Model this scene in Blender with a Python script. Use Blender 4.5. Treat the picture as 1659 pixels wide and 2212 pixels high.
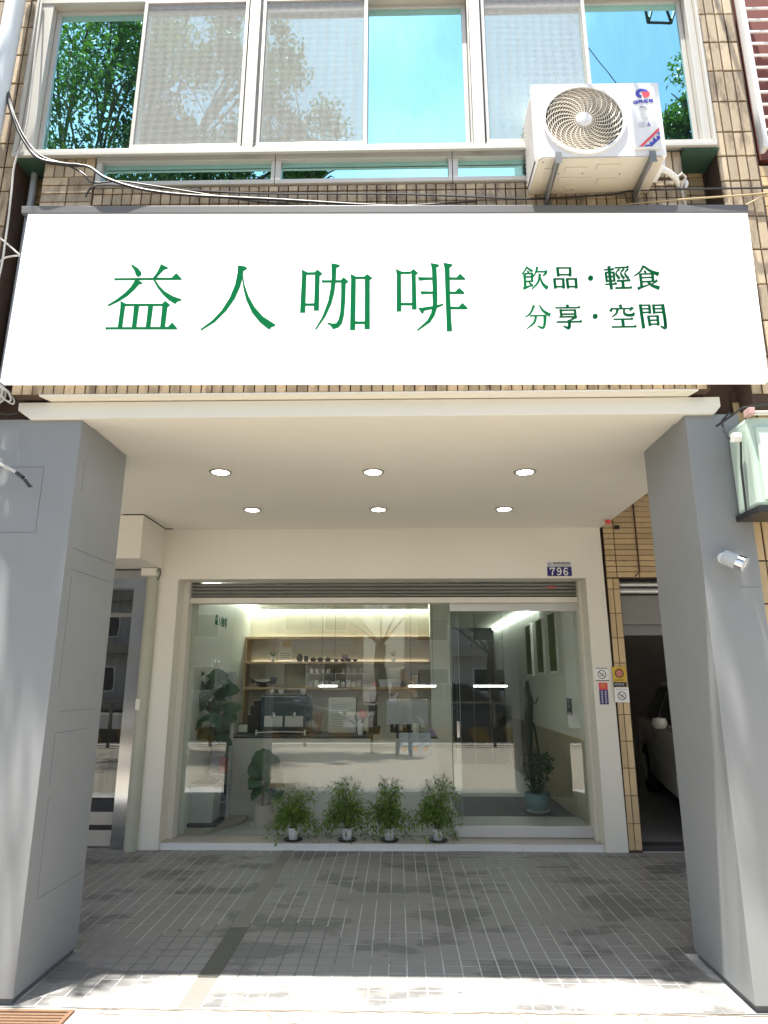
import bpy, bmesh, math, random
from mathutils import Vector, Matrix

for _o in list(bpy.data.objects):
    bpy.data.objects.remove(_o)
scene = bpy.context.scene
COL = scene.collection
R = math.radians

# ------------------------------------------------------------------ camera
cam_data = bpy.data.cameras.new('camera')
cam = bpy.data.objects.new('camera', cam_data)
COL.objects.link(cam)
cam.location = (0, 0, 1.5)
cam.rotation_euler = (R(90 + 14.2), 0, R(1.15))
cam_data.sensor_fit = 'VERTICAL'
cam_data.sensor_height = 36.0
cam_data.lens = 36.0 * 1428.0 / 2212.0
cam_data.clip_start = 0.05
cam_data.clip_end = 600
scene.camera = cam

# ------------------------------------------------------------------ sky and sun
SUN_EL = R(78.5)
SUN_DIR = Vector((-0.61 * math.cos(SUN_EL), -0.79 * math.cos(SUN_EL), math.sin(SUN_EL))).normalized()
world = bpy.data.worlds.new('World')
scene.world = world
world.use_nodes = True
wn, wl = world.node_tree.nodes, world.node_tree.links
wn.clear()
wo = wn.new('ShaderNodeOutputWorld')
wb = wn.new('ShaderNodeBackground')
wb.inputs['Strength'].default_value = 0.085
sky = wn.new('ShaderNodeTexSky')
sky.sky_type = 'NISHITA'
sky.sun_disc = False
sky.sun_elevation = SUN_EL
sky.sun_rotation = math.atan2(-0.61, -0.79)
sky.air_density = 1.2
sky.dust_density = 1.6
sky.ozone_density = 1.0
wtc = wn.new('ShaderNodeTexCoord')
wno = wn.new('ShaderNodeTexNoise')
wno.inputs['Scale'].default_value = 2.6
wno.inputs['Detail'].default_value = 7
wno.inputs['Roughness'].default_value = 0.55
wrp = wn.new('ShaderNodeValToRGB')
wrp.color_ramp.elements[0].position = 0.42
wrp.color_ramp.elements[1].position = 0.78
wmx = wn.new('ShaderNodeMix')
wmx.data_type = 'RGBA'
wmx.inputs['B'].default_value = (9.0, 9.2, 9.6, 1)
wsc = wn.new('ShaderNodeMath')
wsc.operation = 'MULTIPLY'
wsc.inputs[1].default_value = 0.6
wl.new(wtc.outputs['Generated'], wno.inputs['Vector'])
wl.new(wno.outputs['Fac'], wrp.inputs['Fac'])
wl.new(wrp.outputs['Color'], wsc.inputs[0])
wl.new(wsc.outputs[0], wmx.inputs['Factor'])
wl.new(sky.outputs['Color'], wmx.inputs['A'])
wl.new(wmx.outputs['Result'], wb.inputs['Color'])
wl.new(wb.outputs[0], wo.inputs['Surface'])

sun_data = bpy.data.lights.new('sun', 'SUN')
sun_data.energy = 5.0
sun_data.angle = R(0.53)
sun_data.color = (1.0, 0.95, 0.87)
sun = bpy.data.objects.new('sun', sun_data)
COL.objects.link(sun)
sun.location = (-4, -6, 30)
sun.rotation_euler = SUN_DIR.to_track_quat('Z', 'Y').to_euler()

vs = scene.view_settings
vs.view_transform = 'Standard'
vs.look = 'None'
vs.exposure = 1.75
vs.gamma = 1.0
vs.use_curve_mapping = False
scene.render.engine = 'CYCLES'
cy = scene.cycles
cy.use_denoising = True
cy.max_bounces = 10
cy.diffuse_bounces = 5
cy.glossy_bounces = 5
cy.transmission_bounces = 6
cy.transparent_max_bounces = 14
cy.sample_clamp_indirect = 8.0
cy.caustics_reflective = False
cy.caustics_refractive = False

# ------------------------------------------------------------------ helpers
ORIGIN = {}


def attach(o, parent, local=False):
    if parent is not None:
        o.parent = parent
        if not local and parent.name in ORIGIN:
            o.matrix_parent_inverse = Matrix.Translation(-ORIGIN[parent.name])
    return o


def tag(o, label=None, cat=None, group=None, kind=None):
    if label: o['label'] = label
    if cat: o['category'] = cat
    if group: o['group'] = group
    if kind: o['kind'] = kind
    return o


def thing(name, loc, label, cat, group=None):
    o = bpy.data.objects.new(name, None)
    COL.objects.link(o)
    o.location = loc
    o.empty_display_size = 0.1
    ORIGIN[o.name] = Vector(loc)
    return tag(o, label, cat, group)


def inst(name, mesh, parent=None, M=None, local=False, material=None):
    o = bpy.data.objects.new(name, mesh)
    COL.objects.link(o)
    attach(o, parent, local)
    if M is not None:
        o.matrix_basis = M
    return o


class MB:
    def __init__(s):
        s.v, s.f, s.mi = [], [], []

    def face(s, idx, mi=0):
        s.f.append(idx); s.mi.append(mi)

    def box(s, x0, x1, y0, y1, z0, z1, mi=0):
        if x0 > x1: x0, x1 = x1, x0
        if y0 > y1: y0, y1 = y1, y0
        if z0 > z1: z0, z1 = z1, z0
        n = len(s.v)
        s.v += [(x0, y0, z0), (x1, y0, z0), (x1, y1, z0), (x0, y1, z0), (x0, y0, z1), (x1, y0, z1), (x1, y1, z1), (x0, y1, z1)]
        for q in ((0, 3, 2, 1), (4, 5, 6, 7), (0, 1, 5, 4), (1, 2, 6, 5), (2, 3, 7, 6), (3, 0, 4, 7)):
            s.face([n + i for i in q], mi)
        return s

    def prism(s, pts, a, b, axis='y', mi=0):
        """polygon extruded along an axis; pts are the two other coordinates in x,y,z order"""
        n = len(s.v); k = len(pts)
        def mk(p, t):
            return {'y': (p[0], t, p[1]), 'x': (t, p[0], p[1]), 'z': (p[0], p[1], t)}[axis]
        s.v += [mk(p, a) for p in pts] + [mk(p, b) for p in pts]
        s.face([n + i for i in range(k)], mi)
        s.face([n + k + i for i in range(k)][::-1], mi)
        for i in range(k):
            j = (i + 1) % k
            s.face([n + i, n + k + i, n + k + j, n + j], mi)
        return s

    def tube(s, pts, r, n=8, mi=0, cap=True):
        pts = [Vector(p) for p in pts]
        rs = r if isinstance(r, (list, tuple)) else [r] * len(pts)
        base = len(s.v)
        up = Vector((0, 0, 1))
        d0 = (pts[1] - pts[0]).normalized()
        u = d0.cross(up)
        if u.length < 1e-3: u = d0.cross(Vector((1, 0, 0)))
        u.normalize()
        for i, p in enumerate(pts):
            d = (pts[min(i + 1, len(pts) - 1)] - pts[max(i - 1, 0)]).normalized()
            u = (u - d * u.dot(d)).normalized()
            w = d.cross(u)
            for k in range(n):
                a = 2 * math.pi * k / n
                s.v.append(tuple(p + (u * math.cos(a) + w * math.sin(a)) * rs[i]))
        for i in range(len(pts) - 1):
            for k in range(n):
                k2 = (k + 1) % n
                s.face([base + i * n + k, base + i * n + k2, base + (i + 1) * n + k2, base + (i + 1) * n + k], mi)
        if cap:
            s.face([base + k for k in range(n)][::-1], mi)
            s.face([base + (len(pts) - 1) * n + k for k in range(n)], mi)
        return s

    def lathe(s, prof, c=(0, 0, 0), n=24, mi=0, axis='z', closed=False):
        base = len(s.v); m = len(prof)
        for (r, t) in prof:
            for k in range(n):
                a = 2 * math.pi * k / n
                p = (r * math.cos(a), r * math.sin(a), t)
                if axis == 'y': p = (p[0], p[2], p[1])
                if axis == 'x': p = (p[2], p[0], p[1])
                s.v.append((c[0] + p[0], c[1] + p[1], c[2] + p[2]))
        for i in range(m if closed else m - 1):
            j = (i + 1) % m
            for k in range(n):
                k2 = (k + 1) % n
                s.face([base + i * n + k, base + i * n + k2, base + j * n + k2, base + j * n + k], mi)
        if closed: return s
        if prof[0][0] > 1e-5: s.face([base + k for k in range(n)][::-1], mi)
        if prof[-1][0] > 1e-5: s.face([base + (m - 1) * n + k for k in range(n)], mi)
        return s

    def ring(s, c, r0, r1, y0, y1, n=48, mi=0):
        """flat ring whose axis is y"""
        return s.lathe([(r0, y1 - c[1]), (r0, y0 - c[1]), (r1, y0 - c[1]), (r1, y1 - c[1])], c, n, mi, 'y', True)

    def quad(s, a, b, c, d, mi=0):
        n = len(s.v); s.v += [tuple(a), tuple(b), tuple(c), tuple(d)]
        s.face([n, n + 1, n + 2, n + 3], mi)
        return s

    def mesh(s, name, mats, smooth=False, bevel=0.0, fix=True):
        me = bpy.data.meshes.new(name)
        me.from_pydata(s.v, [], s.f)
        if not isinstance(mats, (list, tuple)): mats = [mats]
        for m in mats: me.materials.append(m)
        if len(mats) > 1:
            me.polygons.foreach_set('material_index', s.mi)
        if fix or bevel:
            bm = bmesh.new(); bm.from_mesh(me)
            if bevel:
                es = [e for e in bm.edges if len(e.link_faces) == 2 and e.calc_face_angle(0) > 0.6]
                bmesh.ops.bevel(bm, geom=es, offset=bevel, segments=2, profile=0.6, affect='EDGES', clamp_overlap=True)
            bmesh.ops.recalc_face_normals(bm, faces=bm.faces)
            bm.to_mesh(me); bm.free()
        if smooth:
            me.polygons.foreach_set('use_smooth', [True] * len(me.polygons))
            if smooth != 'all':
                me.set_sharp_from_angle(angle=R(40))
        me.update()
        return me

    def build(s, name, mats, parent=None, smooth=False, bevel=0.0, local=False, fix=True):
        return inst(name, s.mesh(name, mats, smooth, bevel, fix), parent, None, local)


def bx(name, m, parent, *a, bevel=0.0, local=False):
    return MB().box(*a).build(name, m, parent, bevel=bevel, local=local)


# ------------------------------------------------------------------ materials
def pm(name, col, rough=0.6, metal=0.0, var=0.0, vs=6.0, bump=0.0, bs=60.0, rnd=0.0, spec=0.5, streak=0.0, stretch=(1, 1, 1), dirt=None, coat=0.0):
    m = bpy.data.materials.new(name)
    m.use_nodes = True
    nt = m.node_tree; N, L = nt.nodes, nt.links
    b = N['Principled BSDF']
    b.inputs['Roughness'].default_value = rough
    b.inputs['Metallic'].default_value = metal
    b.inputs['Specular IOR Level'].default_value = spec
    b.inputs['Coat Weight'].default_value = coat
    b.inputs['Base Color'].default_value = (*col, 1)
    geo = N.new('ShaderNodeNewGeometry')
    mp = N.new('ShaderNodeMapping')
    mp.inputs['Scale'].default_value = stretch
    L.new(geo.outputs['Position'], mp.inputs['Vector'])

    def math_(op, a, bb, cc=None):
        q = N.new('ShaderNodeMath'); q.operation = op
        for i, x in enumerate((a, bb, cc)):
            if x is None: continue
            if isinstance(x, (int, float)): q.inputs[i].default_value = x
            else: L.new(x, q.inputs[i])
        return q.outputs[0]

    def noise(sc, det=4):
        t = N.new('ShaderNodeTexNoise')
        t.inputs['Scale'].default_value = sc
        t.inputs['Detail'].default_value = det
        t.inputs['Roughness'].default_value = 0.6
        L.new(mp.outputs[0], t.inputs['Vector'])
        return t.outputs['Fac']
    val = None
    if var:
        val = math_('MULTIPLY_ADD', noise(vs, 5), 2 * var, 1 - var)
        n2 = math_('MULTIPLY_ADD', noise(vs * 7, 3), var, 1 - var / 2)
        val = math_('MULTIPLY', val, n2)
    if rnd:
        oi = N.new('ShaderNodeObjectInfo')
        r1 = math_('ADD', oi.outputs['Random'], geo.outputs['Random Per Island'])
        r1 = math_('FRACT', r1, 0.0)
        r1 = math_('MULTIPLY_ADD', r1, 2 * rnd, 1 - rnd)
        val = r1 if val is None else math_('MULTIPLY', val, r1)
    if val is not None:
        sc = N.new('ShaderNodeVectorMath'); sc.operation = 'SCALE'
        sc.inputs[0].default_value = col
        L.new(val, sc.inputs['Scale'])
        out = sc.outputs[0]
        if dirt:
            dcol, dscale, lo, hi, amount = dirt
            t = noise(dscale, 7)
            mr = N.new('ShaderNodeMapRange')
            mr.inputs['From Min'].default_value = lo
            mr.inputs['From Max'].default_value = hi
            mr.inputs['To Max'].default_value = amount
            L.new(t, mr.inputs['Value'])
            mx = N.new('ShaderNodeMix'); mx.data_type = 'RGBA'
            mx.inputs['B'].default_value = (*dcol, 1)
            L.new(mr.outputs[0], mx.inputs['Factor'])
            L.new(out, mx.inputs['A'])
            out = mx.outputs['Result']
        L.new(out, b.inputs['Base Color'])
    if bump:
        bp = N.new('ShaderNodeBump')
        bp.inputs['Strength'].default_value = bump
        bp.inputs['Distance'].default_value = 0.01
        L.new(noise(bs, 4), bp.inputs['Height'])
        L.new(bp.outputs[0], b.inputs['Normal'])
    return m


def emis(name, col, strength):
    m = bpy.data.materials.new(name); m.use_nodes = True
    b = m.node_tree.nodes['Principled BSDF']
    b.inputs['Base Color'].default_value = (*col, 1)
    b.inputs['Emission Color'].default_value = (*col, 1)
    b.inputs['Emission Strength'].default_value = strength
    return m


def clear_glass(name, tint, base, gain, rough=0.0):
    """thin clear pane: mostly see-through, reflecting more the flatter one looks at it"""
    m = bpy.data.materials.new(name); m.use_nodes = True
    N, L = m.node_tree.nodes, m.node_tree.links
    N.clear()
    o = N.new('ShaderNodeOutputMaterial')
    t = N.new('ShaderNodeBsdfTransparent'); t.inputs['Color'].default_value = (*tint, 1)
    g = N.new('ShaderNodeBsdfGlossy'); g.inputs['Roughness'].default_value = rough
    lw = N.new('ShaderNodeLayerWeight'); lw.inputs['Blend'].default_value = 0.5
    p = N.new('ShaderNodeMath'); p.operation = 'POWER'; p.inputs[1].default_value = 4.0
    q = N.new('ShaderNodeMath'); q.operation = 'MULTIPLY_ADD'
    q.inputs[1].default_value = gain; q.inputs[2].default_value = base
    x = N.new('ShaderNodeMixShader')
    L.new(lw.outputs['Facing'], p.inputs[0]); L.new(p.outputs[0], q.inputs[0]); L.new(q.outputs[0], x.inputs['Fac'])
    L.new(t.outputs[0], x.inputs[1]); L.new(g.outputs[0], x.inputs[2]); L.new(x.outputs[0], o.inputs['Surface'])
    return m


def mirror_glass(name, tint, body, fac, rough=0.0):
    """coated window glass: a strong tinted reflection over a dark body"""
    m = bpy.data.materials.new(name); m.use_nodes = True
    N, L = m.node_tree.nodes, m.node_tree.links
    N.clear()
    o = N.new('ShaderNodeOutputMaterial')
    d = N.new('ShaderNodeBsdfDiffuse'); d.inputs['Color'].default_value = (*body, 1)
    g = N.new('ShaderNodeBsdfGlossy'); g.inputs['Roughness'].default_value = rough
    g.inputs['Color'].default_value = (*tint, 1)
    x = N.new('ShaderNodeMixShader'); x.inputs['Fac'].default_value = fac
    nz = N.new('ShaderNodeTexNoise'); nz.inputs['Scale'].default_value = 2.2
    bp = N.new('ShaderNodeBump'); bp.inputs['Strength'].default_value = 0.012; bp.inputs['Distance'].default_value = 0.05
    geo = N.new('ShaderNodeNewGeometry')
    L.new(geo.outputs['Position'], nz.inputs['Vector']); L.new(nz.outputs['Fac'], bp.inputs['Height']); L.new(bp.outputs[0], g.inputs['Normal'])
    n2 = N.new('ShaderNodeTexNoise'); n2.inputs['Scale'].default_value = 9.0; n2.inputs['Detail'].default_value = 6.0
    mp = N.new('ShaderNodeMapping'); mp.inputs['Scale'].default_value = (2.5, 1, 0.35)
    q = N.new('ShaderNodeMath'); q.operation = 'MULTIPLY_ADD'; q.inputs[1].default_value = -0.16; q.inputs[2].default_value = fac + 0.08
    L.new(geo.outputs['Position'], mp.inputs['Vector']); L.new(mp.outputs[0], n2.inputs['Vector']); L.new(n2.outputs['Fac'], q.inputs[0]); L.new(q.outputs[0], x.inputs['Fac'])
    L.new(d.outputs[0], x.inputs[1]); L.new(g.outputs[0], x.inputs[2]); L.new(x.outputs[0], o.inputs['Surface'])
    return m


def mesh_screen(name, col, cover, amp):
    m = bpy.data.materials.new(name); m.use_nodes = True
    N, L = m.node_tree.nodes, m.node_tree.links
    N.clear()
    o = N.new('ShaderNodeOutputMaterial')
    t = N.new('ShaderNodeBsdfTransparent')
    d = N.new('ShaderNodeBsdfDiffuse'); d.inputs['Color'].default_value = (*col, 1)
    x = N.new('ShaderNodeMixShader')
    geo = N.new('ShaderNodeNewGeometry')
    waves = []
    for direction in ('X', 'Z'):
        w = N.new('ShaderNodeTexWave'); w.bands_direction = direction
        w.inputs['Scale'].default_value = 5.2 if direction == 'X' else 6.4
        w.inputs['Distortion'].default_value = 4.0
        w.inputs['Detail'].default_value = 1.5
        w.inputs['Detail Scale'].default_value = 0.35
        L.new(geo.outputs['Position'], w.inputs['Vector'])
        waves.append(w.outputs['Fac'])
    a = N.new('ShaderNodeMath'); a.operation = 'ADD'
    L.new(waves[0], a.inputs[0]); L.new(waves[1], a.inputs[1])
    q = N.new('ShaderNodeMath'); q.operation = 'MULTIPLY_ADD'
    q.inputs[1].default_value = amp; q.inputs[2].default_value = cover - amp
    L.new(a.outputs[0], q.inputs[0]); L.new(q.outputs[0], x.inputs['Fac'])
    L.new(t.outputs[0], x.inputs[1]); L.new(d.outputs[0], x.inputs[2]); L.new(x.outputs[0], o.inputs['Surface'])
    return m


def leaf_mat(name, col, rnd=0.35, rough=0.45, trans=0.25):
    m = pm(name, col, rough, rnd=rnd, var=0.12, vs=9)
    N, L = m.node_tree.nodes, m.node_tree.links
    b = N['Principled BSDF']; out = N['Material Output']
    t = N.new('ShaderNodeBsdfTranslucent')
    t.inputs['Color'].default_value = (col[0] * 1.5, col[1] * 1.6, col[2] * 0.8, 1)
    x = N.new('ShaderNodeMixShader'); x.inputs['Fac'].default_value = trans
    L.new(b.outputs[0], x.inputs[1]); L.new(t.outputs[0], x.inputs[2]); L.new(x.outputs[0], out.inputs['Surface'])
    return m


M = {}
M['tile'] = pm('tan_tile', (0.455, 0.36, 0.24), 0.45, var=0.18, vs=7, rnd=0.28, bump=0.25, bs=90, dirt=((0.10, 0.07, 0.04), 11.0, 0.50, 0.68, 0.7), stretch=(1.4, 1, 0.45))
M['tile_wall'] = pm('tan_wall_tile', (0.55, 0.41, 0.23), 0.4, var=0.1, vs=7, rnd=0.14, bump=0.2, bs=90, dirt=((0.14, 0.09, 0.05), 12.0, 0.6, 0.75, 0.5))
M['grout'] = pm('brown_grout', (0.075, 0.045, 0.032), 0.9, var=0.2, vs=20, bump=0.4, bs=120)
M['cream'] = pm('cream_paint', (0.755, 0.73, 0.65), 0.55, var=0.03, vs=1.5, bump=0.05, bs=70)
M['ceil'] = pm('ceiling_paint', (0.77, 0.75, 0.675), 0.6, var=0.025, vs=1.2, bump=0.04, bs=50)
M['white_paint'] = pm('white_paint', (0.74, 0.715, 0.64), 0.5, var=0.04, vs=2)
M['grey_paint'] = pm('blue_grey_paint', (0.245, 0.258, 0.265), 0.5, var=0.07, vs=1.6, bump=0.05, bs=60)
M['seam'] = pm('dark_seam', (0.12, 0.125, 0.13), 0.8)
M['floor_tile'] = pm('grey_floor_tile', (0.212, 0.209, 0.203), 0.5, var=0.14, vs=3.0, rnd=0.035, bump=0.2, bs=80, dirt=((0.075, 0.075, 0.075), 2.3, 0.52, 0.57, 0.62), stretch=(0.7, 1.25, 1))
M['floor_grout'] = pm('floor_grout', (0.52, 0.52, 0.51), 0.85, var=0.2, vs=2.4, bump=0.3, bs=80, dirt=((0.06, 0.06, 0.06), 0.9, 0.50, 0.60, 0.7))
M['band'] = pm('granite_strip', (0.17, 0.165, 0.15), 0.5, var=0.2, vs=60, bump=0.2, bs=200)
M['band_wet'] = pm('dark_granite_strip', (0.055, 0.053, 0.048), 0.4, var=0.2, vs=60, bump=0.2, bs=200)
M['concrete'] = pm('pale_concrete', (0.33, 0.30, 0.255), 0.85, var=0.14, vs=4, bump=0.5, bs=60, dirt=((0.25, 0.2, 0.15), 5, 0.6, 0.7, 0.5))
M['crack'] = pm('crack_dirt', (0.16, 0.13, 0.10), 0.95)
M['asphalt'] = pm('asphalt', (0.085, 0.085, 0.085), 0.85, var=0.2, vs=3, bump=0.4, bs=90)
M['ground'] = pm('ground', (0.16, 0.15, 0.13), 0.9, var=0.2, vs=0.5)
M['alu'] = pm('champagne_aluminium', (0.57, 0.55, 0.50), 0.38, 0.25, var=0.05, vs=8)
M['steel'] = pm('brushed_steel', (0.66, 0.66, 0.66), 0.38, 0.35, var=0.06, vs=14, stretch=(0.3, 1, 6))
M['steel_dark'] = pm('dull_steel', (0.22, 0.22, 0.21), 0.45, 0.6, var=0.12, vs=10)
M['mirror'] = pm('polished_steel', (0.42, 0.43, 0.43), 0.12, 1.0)
M['green_ledge'] = pm('green_corroded_paint', (0.035, 0.085, 0.055), 0.6, var=0.3, vs=15)
M['glass'] = clear_glass('shop_glass', (0.945, 0.97, 0.955), 0.09, 0.85)
M['glass_edge'] = pm('glass_edge_green', (0.30, 0.47, 0.42), 0.15)
M['winglass'] = mirror_glass('coated_window', (0.46, 0.90, 0.95), (0.03, 0.06, 0.06), 0.9)
M['screen'] = mesh_screen('insect_screen', (0.64, 0.64, 0.60), 0.27, 0.05)
M['sign_white'] = emis('sign_white_glow', (0.90, 0.90, 0.90), 0.26)  # added glow keeps the board evenly white under cast shadows
M['sign_grey'] = pm('sign_cap_grey', (0.14, 0.14, 0.14), 0.45, var=0.03, vs=6)
M['sign_green'] = pm('sign_green', (0.008, 0.150, 0.052), 0.7, spec=0.0)
M['ac_white'] = pm('ac_white', (0.82, 0.82, 0.82), 0.38, var=0.02, vs=6)
M['ac_base'] = pm('ac_base', (0.55, 0.50, 0.40), 0.5, var=0.05, vs=10)
M['ac_grille'] = pm('ac_grille', (0.72, 0.66, 0.55), 0.45)
M['black'] = pm('black_plastic', (0.02, 0.02, 0.022), 0.4, var=0.1, vs=20)
M['dark'] = pm('dark_interior', (0.035, 0.035, 0.036), 0.7, var=0.2, vs=3)
M['coil'] = pm('condenser_fins', (0.10, 0.09, 0.075), 0.6, 0.4)
M['galv'] = pm('galvanised', (0.20, 0.20, 0.195), 0.42, 0.5, var=0.15, vs=12)
M['galv2'] = pm('shutter_steel', (0.36, 0.355, 0.33), 0.45, 0.3, var=0.1, vs=8)
M['blue'] = pm('logo_blue', (0.05, 0.055, 0.42), 0.4)
M['red'] = pm('logo_red', (0.75, 0.06, 0.08), 0.4)
M['white'] = pm('plain_white', (0.82, 0.82, 0.80), 0.45, var=0.02, vs=9)
M['palegrey'] = pm('pale_grey_print', (0.55, 0.56, 0.60), 0.5)
M['midgrey'] = pm('mid_grey_print', (0.22, 0.22, 0.24), 0.5)
M['navy'] = pm('plate_navy', (0.028, 0.022, 0.15), 0.35)
M['inkblack'] = pm('ink', (0.02, 0.016, 0.016), 0.5)
M['yellow'] = pm('sticker_yellow', (0.62, 0.42, 0.03), 0.45, var=0.06, vs=40)
M['gold'] = pm('sticker_gold', (0.62, 0.22, 0.03), 0.45)
M['pvc'] = pm('pvc_pipe', (0.62, 0.68, 0.72), 0.4, var=0.06, vs=5)
M['pvc_grey'] = pm('grey_pvc', (0.42, 0.46, 0.48), 0.45, var=0.05, vs=5)
M['cable'] = pm('black_cable', (0.025, 0.025, 0.027), 0.5)
M['cable_white'] = pm('grey_cable', (0.55, 0.54, 0.50), 0.5)
M['lamp'] = emis('downlight_lens', (1.0, 0.97, 0.90), 12.0)
M['cove'] = emis('led_strip', (0.90, 1.0, 0.93), 7.0)
M['bar'] = emis('led_bar', (1.0, 0.98, 0.97), 7.0)
M['shelfled'] = emis('shelf_led', (1.0, 0.84, 0.62), 1.6)
M['room'] = pm('shop_wall_paint', (0.66, 0.67, 0.61), 0.6, var=0.03, vs=2)
M['room_back'] = pm('shop_back_wall', (0.60, 0.56, 0.47), 0.6, var=0.04, vs=2)
M['wains'] = pm('grey_wood_panel', (0.36, 0.32, 0.24), 0.55, var=0.16, vs=3, stretch=(4, 4, 0.5))
M['wood'] = pm('shelf_wood', (0.42, 0.29, 0.15), 0.5, var=0.18, vs=5, stretch=(0.6, 4, 8))
M['counter'] = pm('counter_front', (0.70, 0.67, 0.61), 0.5, var=0.06, vs=3, stretch=(6, 1, 0.6))
M['shopfloor'] = pm('shop_floor', (0.45, 0.46, 0.45), 0.3, var=0.05, vs=2)
M['sill'] = pm('stone_sill', (0.45, 0.42, 0.37), 0.45, var=0.1, vs=7)
M['sill_edge'] = pm('white_sill_edge', (0.74, 0.75, 0.75), 0.4, var=0.05, vs=9)
M['rug'] = pm('grey_mat', (0.085, 0.09, 0.095), 0.9, var=0.15, vs=30)
M['pot_white'] = pm('white_pot', (0.80, 0.82, 0.84), 0.3, var=0.02, vs=12)
M['pot_beige'] = pm('beige_pot', (0.56, 0.49, 0.42), 0.5, var=0.05, vs=10)
M['pot_grey'] = pm('greygreen_planter', (0.42, 0.45, 0.42), 0.55, var=0.06, vs=8)
M['pot_blue'] = pm('blue_glazed_pot', (0.22, 0.36, 0.39), 0.25, var=0.08, vs=14)
M['soil'] = pm('soil', (0.035, 0.024, 0.016), 0.95, var=0.4, vs=60, bump=1.0, bs=120)
M['bark'] = pm('bark', (0.11, 0.085, 0.06), 0.85, var=0.3, vs=12, bump=0.8, bs=40)
M['stem'] = pm('stem', (0.16, 0.12, 0.07), 0.7, var=0.2, vs=30)
M['leaf_fern'] = leaf_mat('fern_leaf', (0.15, 0.25, 0.05), 0.45)
M['leaf_fig'] = leaf_mat('fig_leaf', (0.06, 0.13, 0.055), 0.3, 0.35, 0.12)
M['leaf_rub'] = leaf_mat('rubber_leaf', (0.05, 0.10, 0.065), 0.35, 0.3, 0.1)
M['leaf_tree'] = leaf_mat('tree_leaf', (0.06, 0.115, 0.022), 0.45, 0.5, 0.3)
M['teal'] = pm('machine_teal', (0.045, 0.085, 0.105), 0.35, 0.2)
M['chrome'] = pm('chrome', (0.7, 0.7, 0.7), 0.15, 1.0)
M['paper'] = pm('paper', (0.74, 0.73, 0.68), 0.7, var=0.05, vs=30)
M['paper_blue'] = pm('blue_menu_paper', (0.52, 0.60, 0.68), 0.6, var=0.12, vs=25)
M['photo'] = pm('leaf_picture', (0.10, 0.13, 0.055), 0.5, var=0.5, vs=22)
M['purple'] = pm('dark_glaze', (0.05, 0.04, 0.055), 0.3, rnd=0.4)
M['lilac'] = pm('lilac', (0.38, 0.27, 0.45), 0.5)
M['pink'] = pm('coral_plastic', (0.60, 0.17, 0.15), 0.4)
M['clear'] = clear_glass('clear_acrylic', (0.88, 0.93, 0.94), 0.06, 0.5)
M['car'] = pm('car_cream', (0.80, 0.77, 0.68), 0.25, 0.0, coat=0.6)
M['car_dark'] = pm('car_glass', (0.012, 0.013, 0.014), 0.08)
M['tyre'] = pm('tyre', (0.025, 0.025, 0.025), 0.85)
M['barrier_y'] = pm('barrier_yellow', (0.16, 0.115, 0.02), 0.6, var=0.15, vs=6)
M['barrier_k'] = pm('barrier_black', (0.03, 0.03, 0.03), 0.6)
M['bldg'] = pm('opposite_render', (0.52, 0.50, 0.47), 0.8, var=0.08, vs=1)
M['bldg2'] = pm('opposite_tile', (0.40, 0.36, 0.31), 0.8, var=0.1, vs=1)
M['rust'] = pm('red_brown_panel', (0.17, 0.045, 0.03), 0.6, var=0.15, vs=6)
M['plaque'] = pm('meter_glass', (0.48, 0.60, 0.52), 0.18, var=0.08, vs=8, coat=0.6)
M['pillar_green'] = pm('pale_green_pillar', (0.42, 0.43, 0.35), 0.45, var=0.1, vs=2)
M['skin'] = pm('skin', (0.45, 0.28, 0.20), 0.5)
M['shirt'] = pm('shirt', (0.42, 0.36, 0.28), 0.8, var=0.1, vs=10)
M['trousers'] = pm('trousers', (0.05, 0.05, 0.058), 0.85, var=0.1, vs=10)
M['hair'] = pm('hair', (0.015, 0.012, 0.01), 0.6)
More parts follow.
